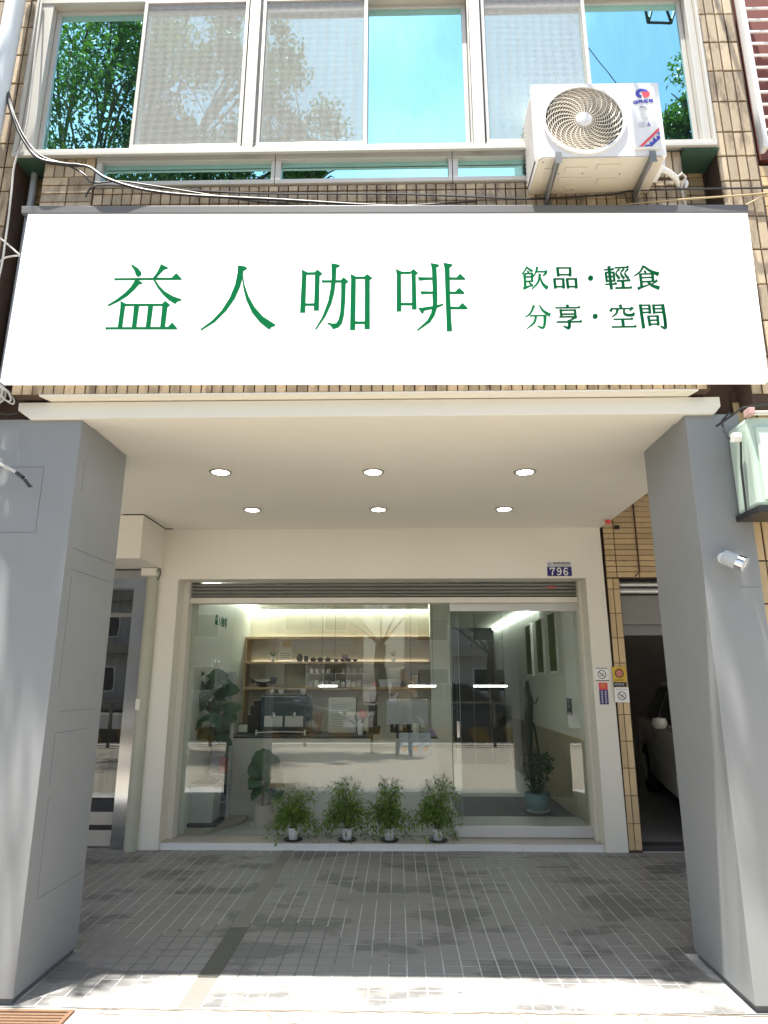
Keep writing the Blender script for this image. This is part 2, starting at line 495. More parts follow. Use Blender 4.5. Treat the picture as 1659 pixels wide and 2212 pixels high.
GLYPHS = {
'yi':'-1573,3885 -1565,3890 -1528,3864 -1505,3836 -1504,3821 -1520,3805 -1534,3815 -1546,3845 -1564,3873|-1393,3890 -1349,3866 -1352,3858 -1372,3853 -1413,3800 -1431,3800 -1412,3831 -1398,3871|-1664,3803 -1655,3798 -1322,3797 -1296,3828 -1261,3790 -1262,3783 -1653,3786 -1660,3783|-1538,3784 -1520,3784 -1493,3765 -1496,3759 -1512,3757 -1536,3723 -1573,3681 -1625,3643 -1681,3613 -1685,3621 -1634,3658 -1589,3700 -1558,3740 -1543,3770|-1431,3786 -1419,3786 -1391,3744 -1353,3705 -1302,3673 -1253,3654 -1255,3646 -1275,3640 -1289,3624 -1328,3650 -1365,3686 -1401,3733|-1610,3645 -1575,3626 -1582,3611 -1585,3478 -1610,3478 -1607,3608|-1579,3627 -1360,3625 -1359,3612 -1581,3614|-1364,3625 -1346,3643 -1316,3616 -1332,3603 -1336,3473 -1363,3474 -1361,3612|-1527,3614 -1499,3614 -1503,3475 -1528,3476|-1444,3613 -1417,3613 -1421,3474 -1447,3475|-1683,3480 -1674,3476 -1317,3474 -1294,3503 -1263,3466 -1266,3459 -1673,3464 -1679,3460',
'ren':'-935,3875 -890,3867 -877,3855 -882,3849 -899,3838 -901,3793 -914,3730 -941,3653 -985,3577 -1049,3502 -1126,3449 -1129,3457 -1063,3513 -1012,3577 -969,3661 -943,3746 -933,3825|-904,3805 -899,3805 -887,3746 -859,3668 -821,3598 -770,3536 -694,3482 -696,3474 -716,3468 -730,3451 -782,3495 -833,3560 -872,3645 -895,3730',
'ka':'-555,3842 -521,3823 -525,3807 -525,3558 -555,3558 -551,3808|-523,3822 -475,3822 -475,3807 -524,3807|-477,3822 -461,3840 -430,3812 -447,3798 -446,3571 -475,3571 -474,3807|-526,3617 -474,3617 -473,3602 -527,3603|-434,3771 -424,3768 -322,3767 -306,3786 -277,3759 -293,3744 -294,3630 -300,3538 -311,3486 -331,3460 -364,3449 -367,3460 -378,3475 -396,3485 -392,3491 -365,3485 -345,3486 -331,3508 -322,3561 -319,3645 -319,3753 -422,3754 -431,3752|-380,3881 -331,3870 -328,3862 -349,3851 -351,3770 -359,3684 -374,3615 -407,3532 -459,3447 -465,3451 -424,3532 -395,3623 -380,3716 -376,3786|-267,3809 -233,3789 -234,3772 -234,3443 -264,3443 -262,3773|-235,3789 -181,3789 -181,3775 -234,3775|-183,3789 -168,3806 -137,3779 -152,3767 -150,3448 -180,3448 -181,3775|-234,3497 -179,3496 -179,3481 -234,3482',
'fei':'0,3838 37,3819 31,3802 32,3559 4,3559 6,3803|31,3819 88,3819 88,3804 31,3805|87,3819 104,3836 132,3809 117,3797 120,3571 93,3572 93,3804|31,3613 93,3613 93,3598 31,3599|205,3875 251,3864 257,3856 239,3844 242,3731 241,3623 237,3577 224,3532 197,3487 125,3434 120,3440 180,3499 204,3547 213,3601 214,3731 212,3844|131,3781 215,3778 215,3765 136,3760|143,3688 215,3685 215,3672 148,3669|129,3583 144,3580 219,3591 273,3606 276,3598 239,3580 163,3562 159,3548 152,3541 140,3560|280,3875 331,3864 333,3855 316,3843 315,3653 318,3501 321,3433 316,3428 290,3429 290,3501 288,3653 287,3843|313,3777 356,3776 376,3801 407,3766 404,3761 312,3763|313,3683 345,3682 369,3708 400,3673 397,3668 313,3669|315,3585 362,3584 385,3609 415,3575 412,3569 315,3570',
'yin':'763,3846 760,3839 756,3829 751,3820 745,3811 738,3802 733,3795 737,3791 743,3796 751,3805 759,3814 765,3823 770,3833 773,3840|765,3838 768,3833 773,3827 779,3820 785,3814 791,3809 796,3805 804,3819 799,3822 792,3826 786,3830 780,3834 775,3840 771,3844|767,3812 772,3799 782,3807 772,3817|755,3800 799,3801 799,3793 755,3792|745,3798 744,3700 759,3701 760,3799|789,3798 787,3741 800,3741 803,3798|759,3778 792,3779 791,3771 758,3770|758,3748 792,3750 792,3742 758,3740|742,3690 749,3693 759,3698 769,3704 778,3709 786,3714 793,3718 791,3724 784,3721 775,3717 766,3714 755,3711 745,3708 738,3707|774,3735 791,3708 800,3719 778,3739|821,3842 819,3832 816,3818 812,3805 808,3794 802,3784 798,3777 803,3773 808,3779 815,3789 822,3800 828,3814 833,3828 836,3838|824,3812 876,3812 876,3804 823,3804|864,3807 867,3805 869,3802 871,3803 868,3798 862,3789 857,3782 860,3777 867,3782 876,3788 884,3797 885,3809 881,3817 880,3821|833,3793 832,3779 829,3761 823,3744 813,3727 799,3709 788,3696 792,3691 804,3703 821,3719 834,3737 842,3758 846,3777 848,3791|839,3767 841,3755 844,3739 850,3722 858,3709 868,3697 875,3689 888,3707 880,3713 869,3721 860,3731 854,3743 849,3758 845,3769',
'pin':'938,3835 940,3775 955,3777 953,3837|1012,3835 1009,3775 1024,3775 1027,3835|943,3836 1024,3835 1023,3827 942,3827|946,3791 1018,3790 1017,3782 945,3782|916,3762 918,3696 933,3697 930,3764|967,3762 966,3696 981,3697 981,3763|920,3763 977,3763 976,3754 919,3754|924,3712 974,3712 973,3703 923,3704|989,3761 992,3695 1006,3696 1004,3763|1040,3761 1039,3695 1054,3696 1055,3762|993,3762 1052,3762 1051,3753 993,3753|997,3711 1046,3711 1045,3702 997,3703',
'dot_a':'1148,3761 1147,3755 1143,3750 1138,3746 1132,3745 1126,3746 1122,3750 1119,3755 1118,3762 1120,3768 1124,3774 1129,3778 1135,3779 1140,3777 1145,3774 1148,3768',
'qing':'1215,3820 1272,3822 1272,3813 1215,3812|1253,3818 1267,3829 1274,3817 1272,3813|1237,3838 1237,3807 1238,3764 1239,3727 1239,3707 1240,3693 1240,3685 1257,3688 1256,3696 1255,3709 1254,3729 1254,3766 1254,3809 1254,3840|1217,3799 1219,3734 1231,3736 1229,3801|1263,3801 1263,3737 1275,3738 1275,3802|1223,3801 1271,3802 1270,3794 1222,3793|1225,3773 1269,3774 1269,3767 1225,3766|1225,3745 1269,3746 1268,3738 1225,3737|1215,3723 1281,3725 1280,3717 1214,3715|1261,3721 1276,3733 1283,3721 1280,3717|1278,3832 1359,3834 1358,3826 1277,3824|1339,3830 1353,3842 1361,3830 1358,3826|1300,3823 1293,3815 1284,3804 1278,3790 1281,3776 1289,3761 1295,3751 1306,3761 1298,3770 1290,3781 1285,3791 1290,3798 1299,3807 1307,3812|1327,3823 1320,3816 1310,3804 1305,3790 1308,3775 1316,3761 1322,3751 1332,3761 1325,3769 1317,3781 1312,3790 1317,3798 1327,3807 1334,3814|1351,3823 1344,3815 1335,3804 1329,3790 1332,3775 1340,3761 1346,3750 1357,3760 1349,3769 1341,3780 1336,3790 1341,3798 1351,3807 1358,3813|1283,3745 1360,3747 1360,3738 1282,3736|1341,3743 1355,3754 1362,3742 1360,3738|1309,3740 1309,3695 1324,3696 1324,3742|1271,3699 1365,3699 1364,3690 1270,3689|1346,3695 1360,3706 1367,3695 1364,3690',
'shi':'1440,3843 1435,3833 1428,3818 1420,3805 1408,3794 1395,3783 1385,3775 1388,3770 1399,3776 1413,3785 1427,3796 1438,3811 1447,3825 1453,3835|1445,3833 1453,3823 1465,3810 1480,3797 1496,3786 1512,3777 1524,3770 1534,3793 1521,3797 1503,3803 1487,3810 1473,3820 1460,3832 1450,3840|1445,3807 1449,3789 1460,3795 1451,3810|1422,3788 1498,3790 1497,3782 1421,3781|1415,3785 1415,3693 1430,3694 1429,3787|1485,3787 1485,3734 1499,3735 1499,3788|1429,3764 1492,3766 1491,3758 1428,3757|1428,3737 1492,3740 1491,3732 1427,3729|1401,3679 1408,3683 1418,3689 1430,3695 1444,3701 1460,3708 1471,3713 1470,3719 1458,3715 1442,3710 1427,3705 1415,3702 1404,3699 1397,3697|1454,3735 1459,3726 1468,3714 1479,3702 1493,3693 1508,3685 1519,3679 1527,3702 1515,3705 1500,3709 1487,3715 1476,3723 1466,3733 1458,3740|1511,3748 1483,3721 1485,3716 1518,3734',
'fen':'787,3592 783,3578 776,3560 768,3543 759,3532 748,3523 740,3516 743,3511 752,3516 765,3524 777,3536 788,3553 797,3572 803,3585|824,3588 828,3578 834,3562 843,3547 856,3534 870,3522 880,3514 891,3533 880,3539 865,3548 852,3557 843,3569 836,3582 830,3592|769,3526 858,3527 857,3519 769,3518|847,3526 846,3511 845,3491 842,3474 840,3462 838,3453 837,3452 831,3452 819,3457 809,3461 807,3456 815,3449 826,3440 839,3436 850,3445 855,3458 858,3471 861,3490 863,3510 864,3525|796,3523 795,3512 792,3498 786,3484 774,3469 758,3454 745,3442 748,3437 762,3447 781,3460 797,3476 805,3493 808,3510 810,3521',
'xiang':'977,3587 984,3570 996,3575 993,3593|917,3575 1058,3575 1058,3567 917,3567|1039,3571 1053,3583 1060,3571 1058,3567|939,3560 942,3518 955,3520 952,3562|1022,3559 1022,3520 1035,3521 1035,3560|946,3558 1032,3559 1031,3551 945,3550|949,3534 1028,3534 1027,3526 948,3525|937,3516 1036,3517 1035,3508 936,3508|1016,3513 1030,3524 1038,3512 1035,3508|1033,3519 993,3493 996,3486 1038,3506|982,3491 982,3479 983,3464 983,3451 982,3447 983,3447 984,3447 976,3448 966,3453 958,3457 955,3452 962,3445 971,3438 980,3432 990,3434 996,3441 998,3451 999,3465 998,3481 998,3493|917,3484 1063,3485 1062,3476 917,3475|1044,3481 1057,3492 1065,3480 1062,3476',
'dot_b':'1155,3514 1153,3507 1150,3502 1145,3499 1139,3497 1134,3499 1129,3502 1126,3508 1126,3514 1127,3520 1131,3526 1136,3529 1142,3530 1147,3529 1152,3525 1154,3520',
'kong':'1280,3583 1288,3564 1299,3569 1296,3590|1238,3540 1245,3567 1238,3570 1222,3549|1236,3565 1362,3566 1361,3558 1235,3557|1352,3575 1337,3548 1341,3544 1365,3561|1264,3558 1263,3551 1261,3542 1258,3534 1251,3526 1240,3517 1232,3510 1234,3505 1243,3510 1256,3517 1267,3526 1273,3538 1276,3548 1278,3555|1305,3560 1303,3553 1301,3542 1301,3531 1305,3522 1312,3516 1322,3512 1335,3511 1350,3511 1363,3514 1368,3527 1363,3534 1359,3537 1355,3533 1355,3528 1356,3525 1357,3530 1350,3528 1336,3527 1325,3527 1319,3529 1315,3532 1313,3535 1312,3542 1313,3552 1314,3559|1244,3497 1354,3498 1353,3490 1243,3489|1335,3494 1348,3505 1356,3494 1353,3490|1287,3493 1287,3443 1303,3445 1302,3494|1229,3449 1369,3450 1368,3441 1228,3440|1349,3446 1363,3457 1370,3445 1368,3441',
'jian':'1395,3586 1400,3433 1417,3436 1411,3588|1403,3585 1457,3586 1456,3578 1402,3577|1448,3585 1447,3527 1460,3528 1461,3586|1407,3562 1454,3563 1453,3555 1406,3555|1407,3539 1453,3540 1452,3532 1407,3530|1471,3585 1471,3526 1484,3528 1484,3586|1478,3584 1531,3586 1530,3577 1477,3576|1523,3584 1524,3545 1526,3492 1526,3451 1526,3437 1530,3441 1530,3441 1523,3442 1513,3447 1506,3450 1503,3445 1509,3439 1517,3432 1525,3428 1532,3426 1540,3435 1542,3452 1542,3494 1540,3548 1539,3587|1480,3561 1532,3563 1531,3555 1479,3554|1478,3538 1532,3539 1531,3531 1477,3530|1435,3513 1439,3448 1452,3450 1448,3515|1488,3513 1487,3451 1500,3453 1501,3514|1441,3514 1496,3515 1495,3507 1441,3507|1445,3488 1495,3489 1494,3482 1444,3480|1446,3463 1494,3464 1493,3457 1445,3455',
}

# ------------------------------------------------------------------ the setting: ground, pavement, floors
RNG = random.Random(7)
o = bx('ground', M['ground'], None, -150, 150, -200, 120, -0.30, -0.06); tag(o, kind='structure')
o = bx('road', M['asphalt'], None, -60, 60, -17, -2.9, -0.20, -0.035); tag(o, kind='structure')
mb = MB().box(-60, 60, -2.75, 3.568, -0.2, -0.006)
pavement = mb.build('pavement', M['concrete']); tag(pavement, kind='structure')
o = bx('kerb', M['concrete'], None, -60, 60, -2.9, -2.755, -0.2, 0.012, bevel=0.01); tag(o, kind='structure')
# lane lines on the road (seen in the reflections)
for i in range(9):
    inst('lane_line', MB().box(-22 + i * 5, -19.5 + i * 5, -8.6, -8.45, -0.034, -0.031).mesh('lane_line', M['white']), bpy.data.objects['road'])
bx('edge_line', M['white'], bpy.data.objects['road'], -60, 60, -3.55, -3.43, -0.034, -0.031)


def jag(x0, y0, x1, y1, n, amp, w, rng):
    pts = []
    for i in range(n + 1):
        t = i / n
        pts.append((x0 + (x1 - x0) * t, y0 + (y1 - y0) * t + rng.uniform(-amp, amp), w * rng.uniform(0.4, 1.3)))
    return pts


cr = random.Random(5)
crk = MB()
def flat_ribbon(mb, pts, z):
    for a, b in zip(pts[:-1], pts[1:]):
        d = Vector((b[0] - a[0], b[1] - a[1])).normalized(); n = Vector((-d.y, d.x))
        mb.quad((a[0] + n.x * a[2], a[1] + n.y * a[2], z), (a[0] - n.x * a[2], a[1] - n.y * a[2], z), (b[0] - n.x * b[2], b[1] - n.y * b[2], z), (b[0] + n.x * b[2], b[1] + n.y * b[2], z))
flat_ribbon(crk, jag(-1.52, 3.562, 2.2, 3.556, 70, 0.006, 0.0035, cr), -0.0035)
for (x0, y0, x1, y1) in ((-0.62, 3.55, -0.50, 3.30), (-0.50, 3.45, -0.2, 3.40), (0.55, 3.55, 0.60, 3.40), (1.1, 3.56, 1.16, 3.42), (0.60, 3.47, 1.6, 3.45), (-1.42, 3.52, -1.0, 3.50)):
    flat_ribbon(crk, jag(x0, y0, x1, y1, 12, 0.006, 0.0022, cr), -0.003)
crk.build('crack', M['crack'], pavement)

arcade_floor = bx('arcade_floor', M['floor_grout'], None, -9, 9, 3.57, 6.9, -0.2, -0.0016)
tag(arcade_floor, kind='structure')
TP = 0.098


def tile_mesh(name, w, h, d, m, c=0.003):
    """slab tile lying in XY, top at z=0, with chamfered upper edges"""
    mb = MB()
    a, b = w / 2, h / 2
    mb.v = [(-a, -b, -d), (a, -b, -d), (a, b, -d), (-a, b, -d), (-a, -b, -c), (a, -b, -c), (a, b, -c), (-a, b, -c),
            (-a + c, -b + c, 0), (a - c, -b + c, 0), (a - c, b - c, 0), (-a + c, b - c, 0)]
    for q in ((0, 1, 5, 4), (1, 2, 6, 5), (2, 3, 7, 6), (3, 0, 4, 7), (4, 5, 9, 8), (5, 6, 10, 9), (6, 7, 11, 10), (7, 4, 8, 11), (8, 9, 10, 11)):
        mb.face(list(q))
    return mb.mesh(name, m, fix=False)


ft = tile_mesh('floor_tile', TP - 0.0062, TP - 0.0062, 0.02, M['floor_tile'], 0.0012)
for ya, yb, m_ in ((3.574, 3.895, 'band'), (3.898, 4.61, 'band_wet'), (4.613, 5.25, 'band'), (5.253, 5.89, 'band'), (5.893, 6.53, 'band')):
    bx('stone_strip', M[m_], arcade_floor, -1.046, -0.940, ya, yb, -0.02, 0.0005)
MB().prism([(-1.62, 4.02), (-1.45, 3.92), (-.9, 3.90), (-.42, 3.93), (-.30, 4.2), (-.38, 4.62), (-.7, 4.72), (-1.2, 4.66), (-1.45, 4.5)], -0.0015, -0.0011, 'z').build('dark_grout', M['seam'], arcade_floor)
cells = []
for side, x0 in ((-1, -1.046 - TP / 2), (1, -0.938 + TP / 2)):
    for i in range(36 if side > 0 else 22):
        x = x0 + side * i * TP
        for j in range(30):
            y = 3.574 + TP / 2 + j * TP
            if y > 6.5: continue
            if x < -1.80 and 3.5 < y < 4.25: continue
            if x > 1.62 and 3.5 < y < 4.25: continue
            if x / y < -0.50 or x / y > 0.46: continue
            cells.append((y + 0.3 * abs(x), x, y))
cells.sort()
for _, x, y in cells[:300]:
    Mx = Matrix.Translation((x + RNG.uniform(-.001, .001), y + RNG.uniform(-.001, .001), RNG.uniform(-.0003, .0008))) @ Matrix.Rotation(RNG.uniform(-.006, .006), 4, 'Z') @ Matrix.Rotation(RNG.uniform(-.004, .004), 4, 'X') @ Matrix.Rotation(RNG.uniform(-.004, .004), 4, 'Y')
    inst('tile', ft, arcade_floor, Mx)
rest = MB()
for _, x, y in cells[300:]:
    n = len(rest.v)
    dz = RNG.uniform(-.0003, .0008)
    tx, ty = RNG.uniform(-.004, .004), RNG.uniform(-.004, .004)
    for v in ft.vertices:
        rest.v.append((v.co.x + x, v.co.y + y, v.co.z + dz + tx * v.co.x + ty * v.co.y))
    for p in ft.polygons:
        rest.face([n + i for i in p.vertices])
tag(rest.build('tile_field', M['floor_tile'], arcade_floor, fix=False), kind='stuff')

for gx, gy, gs in ((-1.35, 4.55, .018), (-.62, 4.9, .012), (.12, 4.35, .014), (.55, 5.2, .016), (.9, 4.7, .010), (1.2, 5.6, .013), (-.2, 5.6, .017), (-1.6, 5.3, .015), (.3, 3.75, .012), (-.55, 3.72, .010), (1.35, 4.4, .011), (-.05, 4.1, .009)):
    pts_ = [(gx + gs * RNG.uniform(.6, 1.2) * math.cos(k * .7), gy + gs * RNG.uniform(.5, 1.0) * math.sin(k * .7)) for k in range(9)]
    MB().prism(pts_, .0012, .0024, 'z').build('gum_spot', M['seam'], arcade_floor)

# iron drain grate at the lower left corner
g = thing('drain_grate', (-1.75, 3.45, 0), 'small brown drain grate in the concrete by the left grey column', 'grate')
MB().box(-2.0, -1.515, 3.515, 3.535, -0.02, 0.004).box(-2.0, -1.515, 3.20, 3.215, -0.02, 0.004).box(-1.535, -1.515, 3.2151, 3.5149, -0.02, 0.0042).build('frame', pm('rusty_iron', (0.17, 0.10, 0.06), 0.8, 0.3, var=0.3, vs=20), g)
slm = bpy.data.materials['rusty_iron']
for i in range(11):
    MB().box(-1.99, -1.536, 3.222 + i * .0268, 3.238 + i * .0268, -0.02, 0.001).build('slat', slm, g)

# ------------------------------------------------------------------ the apartment building
bld = thing('apartment_building', (0, 3.6, 0), 'tan tiled apartment building front above the shop arcade', 'building')
YP = 3.48


def wall_tile(w, h, depth, m):
    key = 'wt_%d_%d_%s' % (round(w * 1e4), round(h * 1e4), m.name)
    if key in bpy.data.meshes: return bpy.data.meshes[key]
    me = tile_mesh(key, w, h, depth, m, 0.0025)
    me.transform(Matrix.Rotation(R(90), 4, 'X'))      # face towards -y
    return me


def put_tile(parent, x0, x1, z0, z1, y, m, rng=RNG, name='tile'):
    me = wall_tile(x1 - x0, z1 - z0, 0.012, m)
    Mx = Matrix.Translation(((x0 + x1) / 2, y + rng.uniform(-.0012, .0012), (z0 + z1) / 2)) @ Matrix.Rotation(rng.uniform(-.012, .012), 4, 'X') @ Matrix.Rotation(rng.uniform(-.012, .012), 4, 'Z')
    return inst(name, me, parent, Mx)


G = 0.010
# spandrel and overhang behind the sign
fw = MB().box(-2.215, 1.775, YP, 3.62, 3.085, 4.474).box(-2.215, -1.885, YP + .0005, 3.62, 4.4745, 4.702).box(1.60, 1.775, YP + .0005, 3.62, 4.4745, 4.69).build('front_wall', M['grout'], bld)
x = -1.88
while x < 1.76:
    for z0, z1 in ((4.268, 4.345), (4.352, 4.424), (4.434, 4.470)):
        put_tile(fw, x, x + 0.054, z0, z1, YP - .010, M['tile'])
    x += 0.061
for i in range(2):
    xa = -2.212 + i * 0.163
    for z0 in (4.256, 4.318, 4.380, 4.442, 4.504):
        put_tile(fw, xa, xa + 0.156, z0, z0 + 0.055, YP - .010, M['tile'])
for i in range(5):
    xa = -2.212 + i * 0.065
    put_tile(fw, xa, xa + 0.058, 4.566, 4.697, YP - .010, M['tile'])
for i in range(3):
    put_tile(fw, 1.606 + i * .057, 1.606 + i * .057 + .05, 4.50, 4.68, YP - .010, M['tile'])
x = -2.21
while x < 1.72:
    put_tile(fw, x, x + 0.054, 3.087, 3.165, YP - .010, M['tile'])
    x += 0.061
# recessed strips beside the block, ledges under the window ends
recs = [bx('recess_wall', M['grout'], bld, -2.47, -2.2155, 3.64, 3.75, 3.0, 4.72), bx('recess_wall', M['grout'], bld, 1.7755, 2.0, 3.64, 3.75, 3.0, 4.72)]
for z in range(14):
    for rec, (xa, xb) in zip(recs, ((-2.40, -2.225), (1.79, 1.975))):
        put_tile(rec, xa, (xa + xb) / 2 - .003, 3.75 + z * .068, 3.75 + z * .068 + .061, 3.63, M['tile_wall'])
        put_tile(rec, (xa + xb) / 2 + .003, xb, 3.75 + z * .068, 3.75 + z * .068 + .061, 3.63, M['tile_wall'])
MB().box(-2.40, -2.2155, 3.43, 3.64, 4.685, 4.70).build('window_ledge', M['green_ledge'], bld)
MB().box(1.7755, 1.99, 3.43, 3.64, 4.655, 4.67).build('window_ledge', M['green_ledge'], bld)
# pilasters
for side, (xa, xb, cols, z0) in (('L', (-2.78, -2.404, 6, 5.0)), ('R', (1.996, 2.245, 4, 4.462))):
    pil = MB().box(xa, xb, YP, 3.75, 3.0, 6.3).build('pilaster', M['grout'], bld)
    w = (xb - xa - 0.008) / cols
    zs = [3.05, 3.28, 3.51, 3.745, 3.98, 4.21, 4.462, 4.643, 4.822, 5.055, 5.296, 5.529, 5.762, 5.99, 6.22]
    for za, zb in zip(zs[:-1], zs[1:]):
        for c in range(cols):
            put_tile(pil, xa + .004 + c * w, xa + .004 + (c + 1) * w - G, za + G / 2, zb - G / 2, YP - .010, M['tile'])
# storeys above and neighbouring blocks (outside the frame, they shade the arcade)
MB().box(-2.78, 2.245, 3.72, 11.5, 5.99, 15).box(-2.405, 1.997, YP + .02, 3.72, 5.99, 15).build('upper_storeys', M['tile_wall'], bld)
MB().box(-2.78, 2.245, 3.76, 11.5, 3.12, 5.98).build('floor_slab', M['dark'], bld)
# white soffit, beam and ceiling of the arcade
MB().prism([(-2.05, 3.472), (1.70, 3.472), (1.65, 3.63), (-1.99, 3.63)], 3.074, 3.0845, 'z').build('soffit', M['cream'], bld)
MB().prism([(-2.205, 3.068), (-2.205, 3.02), (-2.13, 2.966), (1.812, 2.966), (1.85, 3.01), (1.85, 3.068)], 3.545, 3.70, 'y').build('beam', M['ceil'], bld, bevel=0.004)
MB().box(-2.265, 2.045, 3.702, 6.72, 2.975, 3.11).build('arcade_ceiling', M['ceil'], bld)

# ------------------------------------------------------------------ upper windows
def sash(parent, x0, x1, z0, z1, y, t=0.03, d=0.03, hgt=None):
    f = MB()
    f.box(x0, x1, y, y + d, z0, z0 + (hgt or t)).box(x0, x1, y, y + d, z1 - t, z1)
    f.box(x0, x0 + t, y + .0005, y + d - .0005, z0 + (hgt or t), z1 - t).box(x1 - t, x1, y + .0005, y + d - .0005, z0 + (hgt or t), z1 - t)
    return f.build('sash', M['alu'], parent, bevel=0.002)


ZB, ZT = 4.745, 5.93
for k, (xa, xm, xb, scr, fixed_left) in enumerate(((-2.30, -1.655, -0.97, 1, True), (-0.875, -0.196, 0.478, 0, True), (0.57, 1.235, 1.915, 0, True))):
    fr = MB()
    fr.box(xa - .085, xb + .05, 3.43, 3.56, ZB - .045, ZB - .012)          # sill rail
    fr.box(xa - .085, xb + .05, 3.445, 3.56, ZT + .002, ZT + .06)
    fr.box(xa - .085, xa - .003, 3.45, 3.56, ZB - .0115, ZT + .0015)
    fr.box(xb + .003, xb + .05, 3.45, 3.56, ZB - .0115, ZT + .0015)
    win = fr.build('window', M['alu'], bld, bevel=0.003)
    sash(win, xa, xm + .022, ZB - .01, ZT, 3.50 if scr else 3.465, 0.028, 0.03, 0.03)
    sash(win, xm - .022, xb, ZB - .01, ZT, 3.465 if scr else 3.5, 0.028, 0.03, 0.03)
    bx('pane', M['winglass'], win, xa + .026, xm - .004, 3.513 if scr else 3.478, 3.518 if scr else 3.484, ZB + .018, ZT - .026)
    bx('pane', M['winglass'], win, xm + .004, xb - .026, 3.478 if scr else 3.513, 3.484 if scr else 3.518, ZB + .018, ZT - .026)
    sx0, sx1 = ((xm - .02, xb), (xa, xm + .02), (xa, xm + .02))[k]
    sash(win, sx0, sx1, ZB - .008, ZT - .002, 3.437, 0.022, 0.022, 0.026)
    bx('insect_screen', M['screen'], win, sx0 + .02, sx1 - .02, 3.446, 3.4475, ZB + .016, ZT - .022)
    bx('head_strip', pm('grey_head_strip_%d' % k, (0.30, 0.29, 0.32), 0.6), win, sx0 + .021, sx1 - .021, 3.449, 3.455, ZT - (.06, .10, .10)[k], ZT - .021)
for xm in (-0.922, 0.524):
    bx('window_post', M['alu'], bld, xm - .034, xm + .034, 3.415, 3.449, ZB - .0455, 6.0, bevel=0.003)
bx('window_sill', M['alu'], bld, -2.40, 1.975, 3.41, 3.4295, ZB - .075, ZB - .046, bevel=0.003)
for xa, xb in ((-2.403, -2.388), (1.967, 1.982)):
    bx('window_jamb', M['alu'], bld, xa, xb, 3.42, 3.6, ZB - .0455, 6.0, bevel=0.003)
# low fixed lights under the sill
for xa, xb in ((-1.878, -0.752), (-0.748, 0.353), (0.357, 1.595)):
    f = MB().box(xa, xb, 3.455, 3.56, 4.478, 4.508).box(xa, xb, 3.455, 3.56, 4.655, 4.697)
    f.box(xa, xa + .034, 3.46, 3.56, 4.5085, 4.6545).box(xb - .022, xb, 3.46, 3.56, 4.5085, 4.6545)
    w = f.build('low_window', M['alu'], bld, bevel=0.002)
    bx('pane', M['winglass'], w, xa + .034, xb - .022, 3.492, 3.497, 4.508, 4.655)

# ------------------------------------------------------------------ grey columns
def column(label, x0, x1, inner, seams_front, seams_side):
    t = thing('column', ((x0 + x1) / 2, 3.9, 0), label, 'column', 'grey columns of the arcade')
    MB().box(x0, x1, 3.57, 4.22, 0.028, 2.972).build('shaft', M['grey_paint'], t, bevel=0.004)
    bx('base', M['seam'], t, x0 + .012, x1 - .012, 3.585, 4.205, -0.01, 0.028)
    for (a, za, b, zb) in seams_front:
        if a == b: bx('seam', M['seam'], t, a - .0013, a + .0013, 3.5692, 3.572, za, zb)
        else: bx('seam', M['seam'], t, a, b, 3.5692, 3.572, za - .0013, za + .0013)
    for (a, za, b, zb) in seams_side:
        xs = (inner - .0008, inner + .002) if inner == x0 else (inner - .002, inner + .0008)
        if a == b: bx('seam', M['seam'], t, xs[0], xs[1], a - .0013, a + .0013, za, zb)
        else: bx('seam', M['seam'], t, xs[0], xs[1], a, b, za - .0013, za + .0013)
    return t


column('grey painted column on the left of the arcade', -2.34, -1.832, -1.832,
       [(-2.3, 2.68, -2.02, 2.68), (-2.02, 2.30, -2.02, 2.68), (-2.3, 2.297, -2.02, 2.297), (-2.3, 0.80, -2.03, 0.80)],
       [(3.66, 2.55, 3.66, 2.75), (3.64, 2.22, 4.19, 2.22), (3.64, 2.10, 4.17, 2.10), (3.66, 1.45, 3.66, 2.06), (3.70, 1.33, 4.12, 1.33),
        (3.69, 1.22, 4.05, 1.22), (3.68, 0.95, 3.68, 1.22), (3.69, 0.42, 3.69, 0.90), (3.70, 0.42, 4.19, 0.42)])
column('grey painted column on the right, carrying the small spotlight', 1.652, 1.955, 1.652,
       [(1.83, 1.98, 1.95, 1.98)], [])

# ------------------------------------------------------------------ shopfront
sf = thing('shopfront', (-0.13, 6.6, 0), 'cream shop wall with glazed front under the arcade', 'shopfront')
YW = 6.5
MB().prism([(-2.405, 0.0), (-2.175, 0.0), (-2.175, 2.465), (1.853, 2.465), (1.853, 0.0), (2.055, 0.0), (2.03, 2.9748), (-2.405, 2.9748)], YW, 6.735, 'y').build('wall', M['cream'], sf, bevel=0.003)
bx('jamb', M['white_paint'], sf, -2.1745, -2.118, 6.69, 6.86, 0.0555, 2.4645, bevel=0.002)
bx('jamb', M['white_paint'], sf, 1.823, 1.8525, 6.69, 6.86, 0.0555, 2.4645, bevel=0.002)
bx('sill', M['sill'], sf, -2.174, 1.852, 6.552, 6.87, -0.01, 0.055)
for a, b in ((-2.174, -1.36), (-1.357, -0.62), (-0.617, 0.32), (0.323, 1.12), (1.123, 1.852)):
    bx('sill_edge', M['sill_edge'], sf, a, b, 6.538, 6.5515, -0.01, 0.052, bevel=0.002)
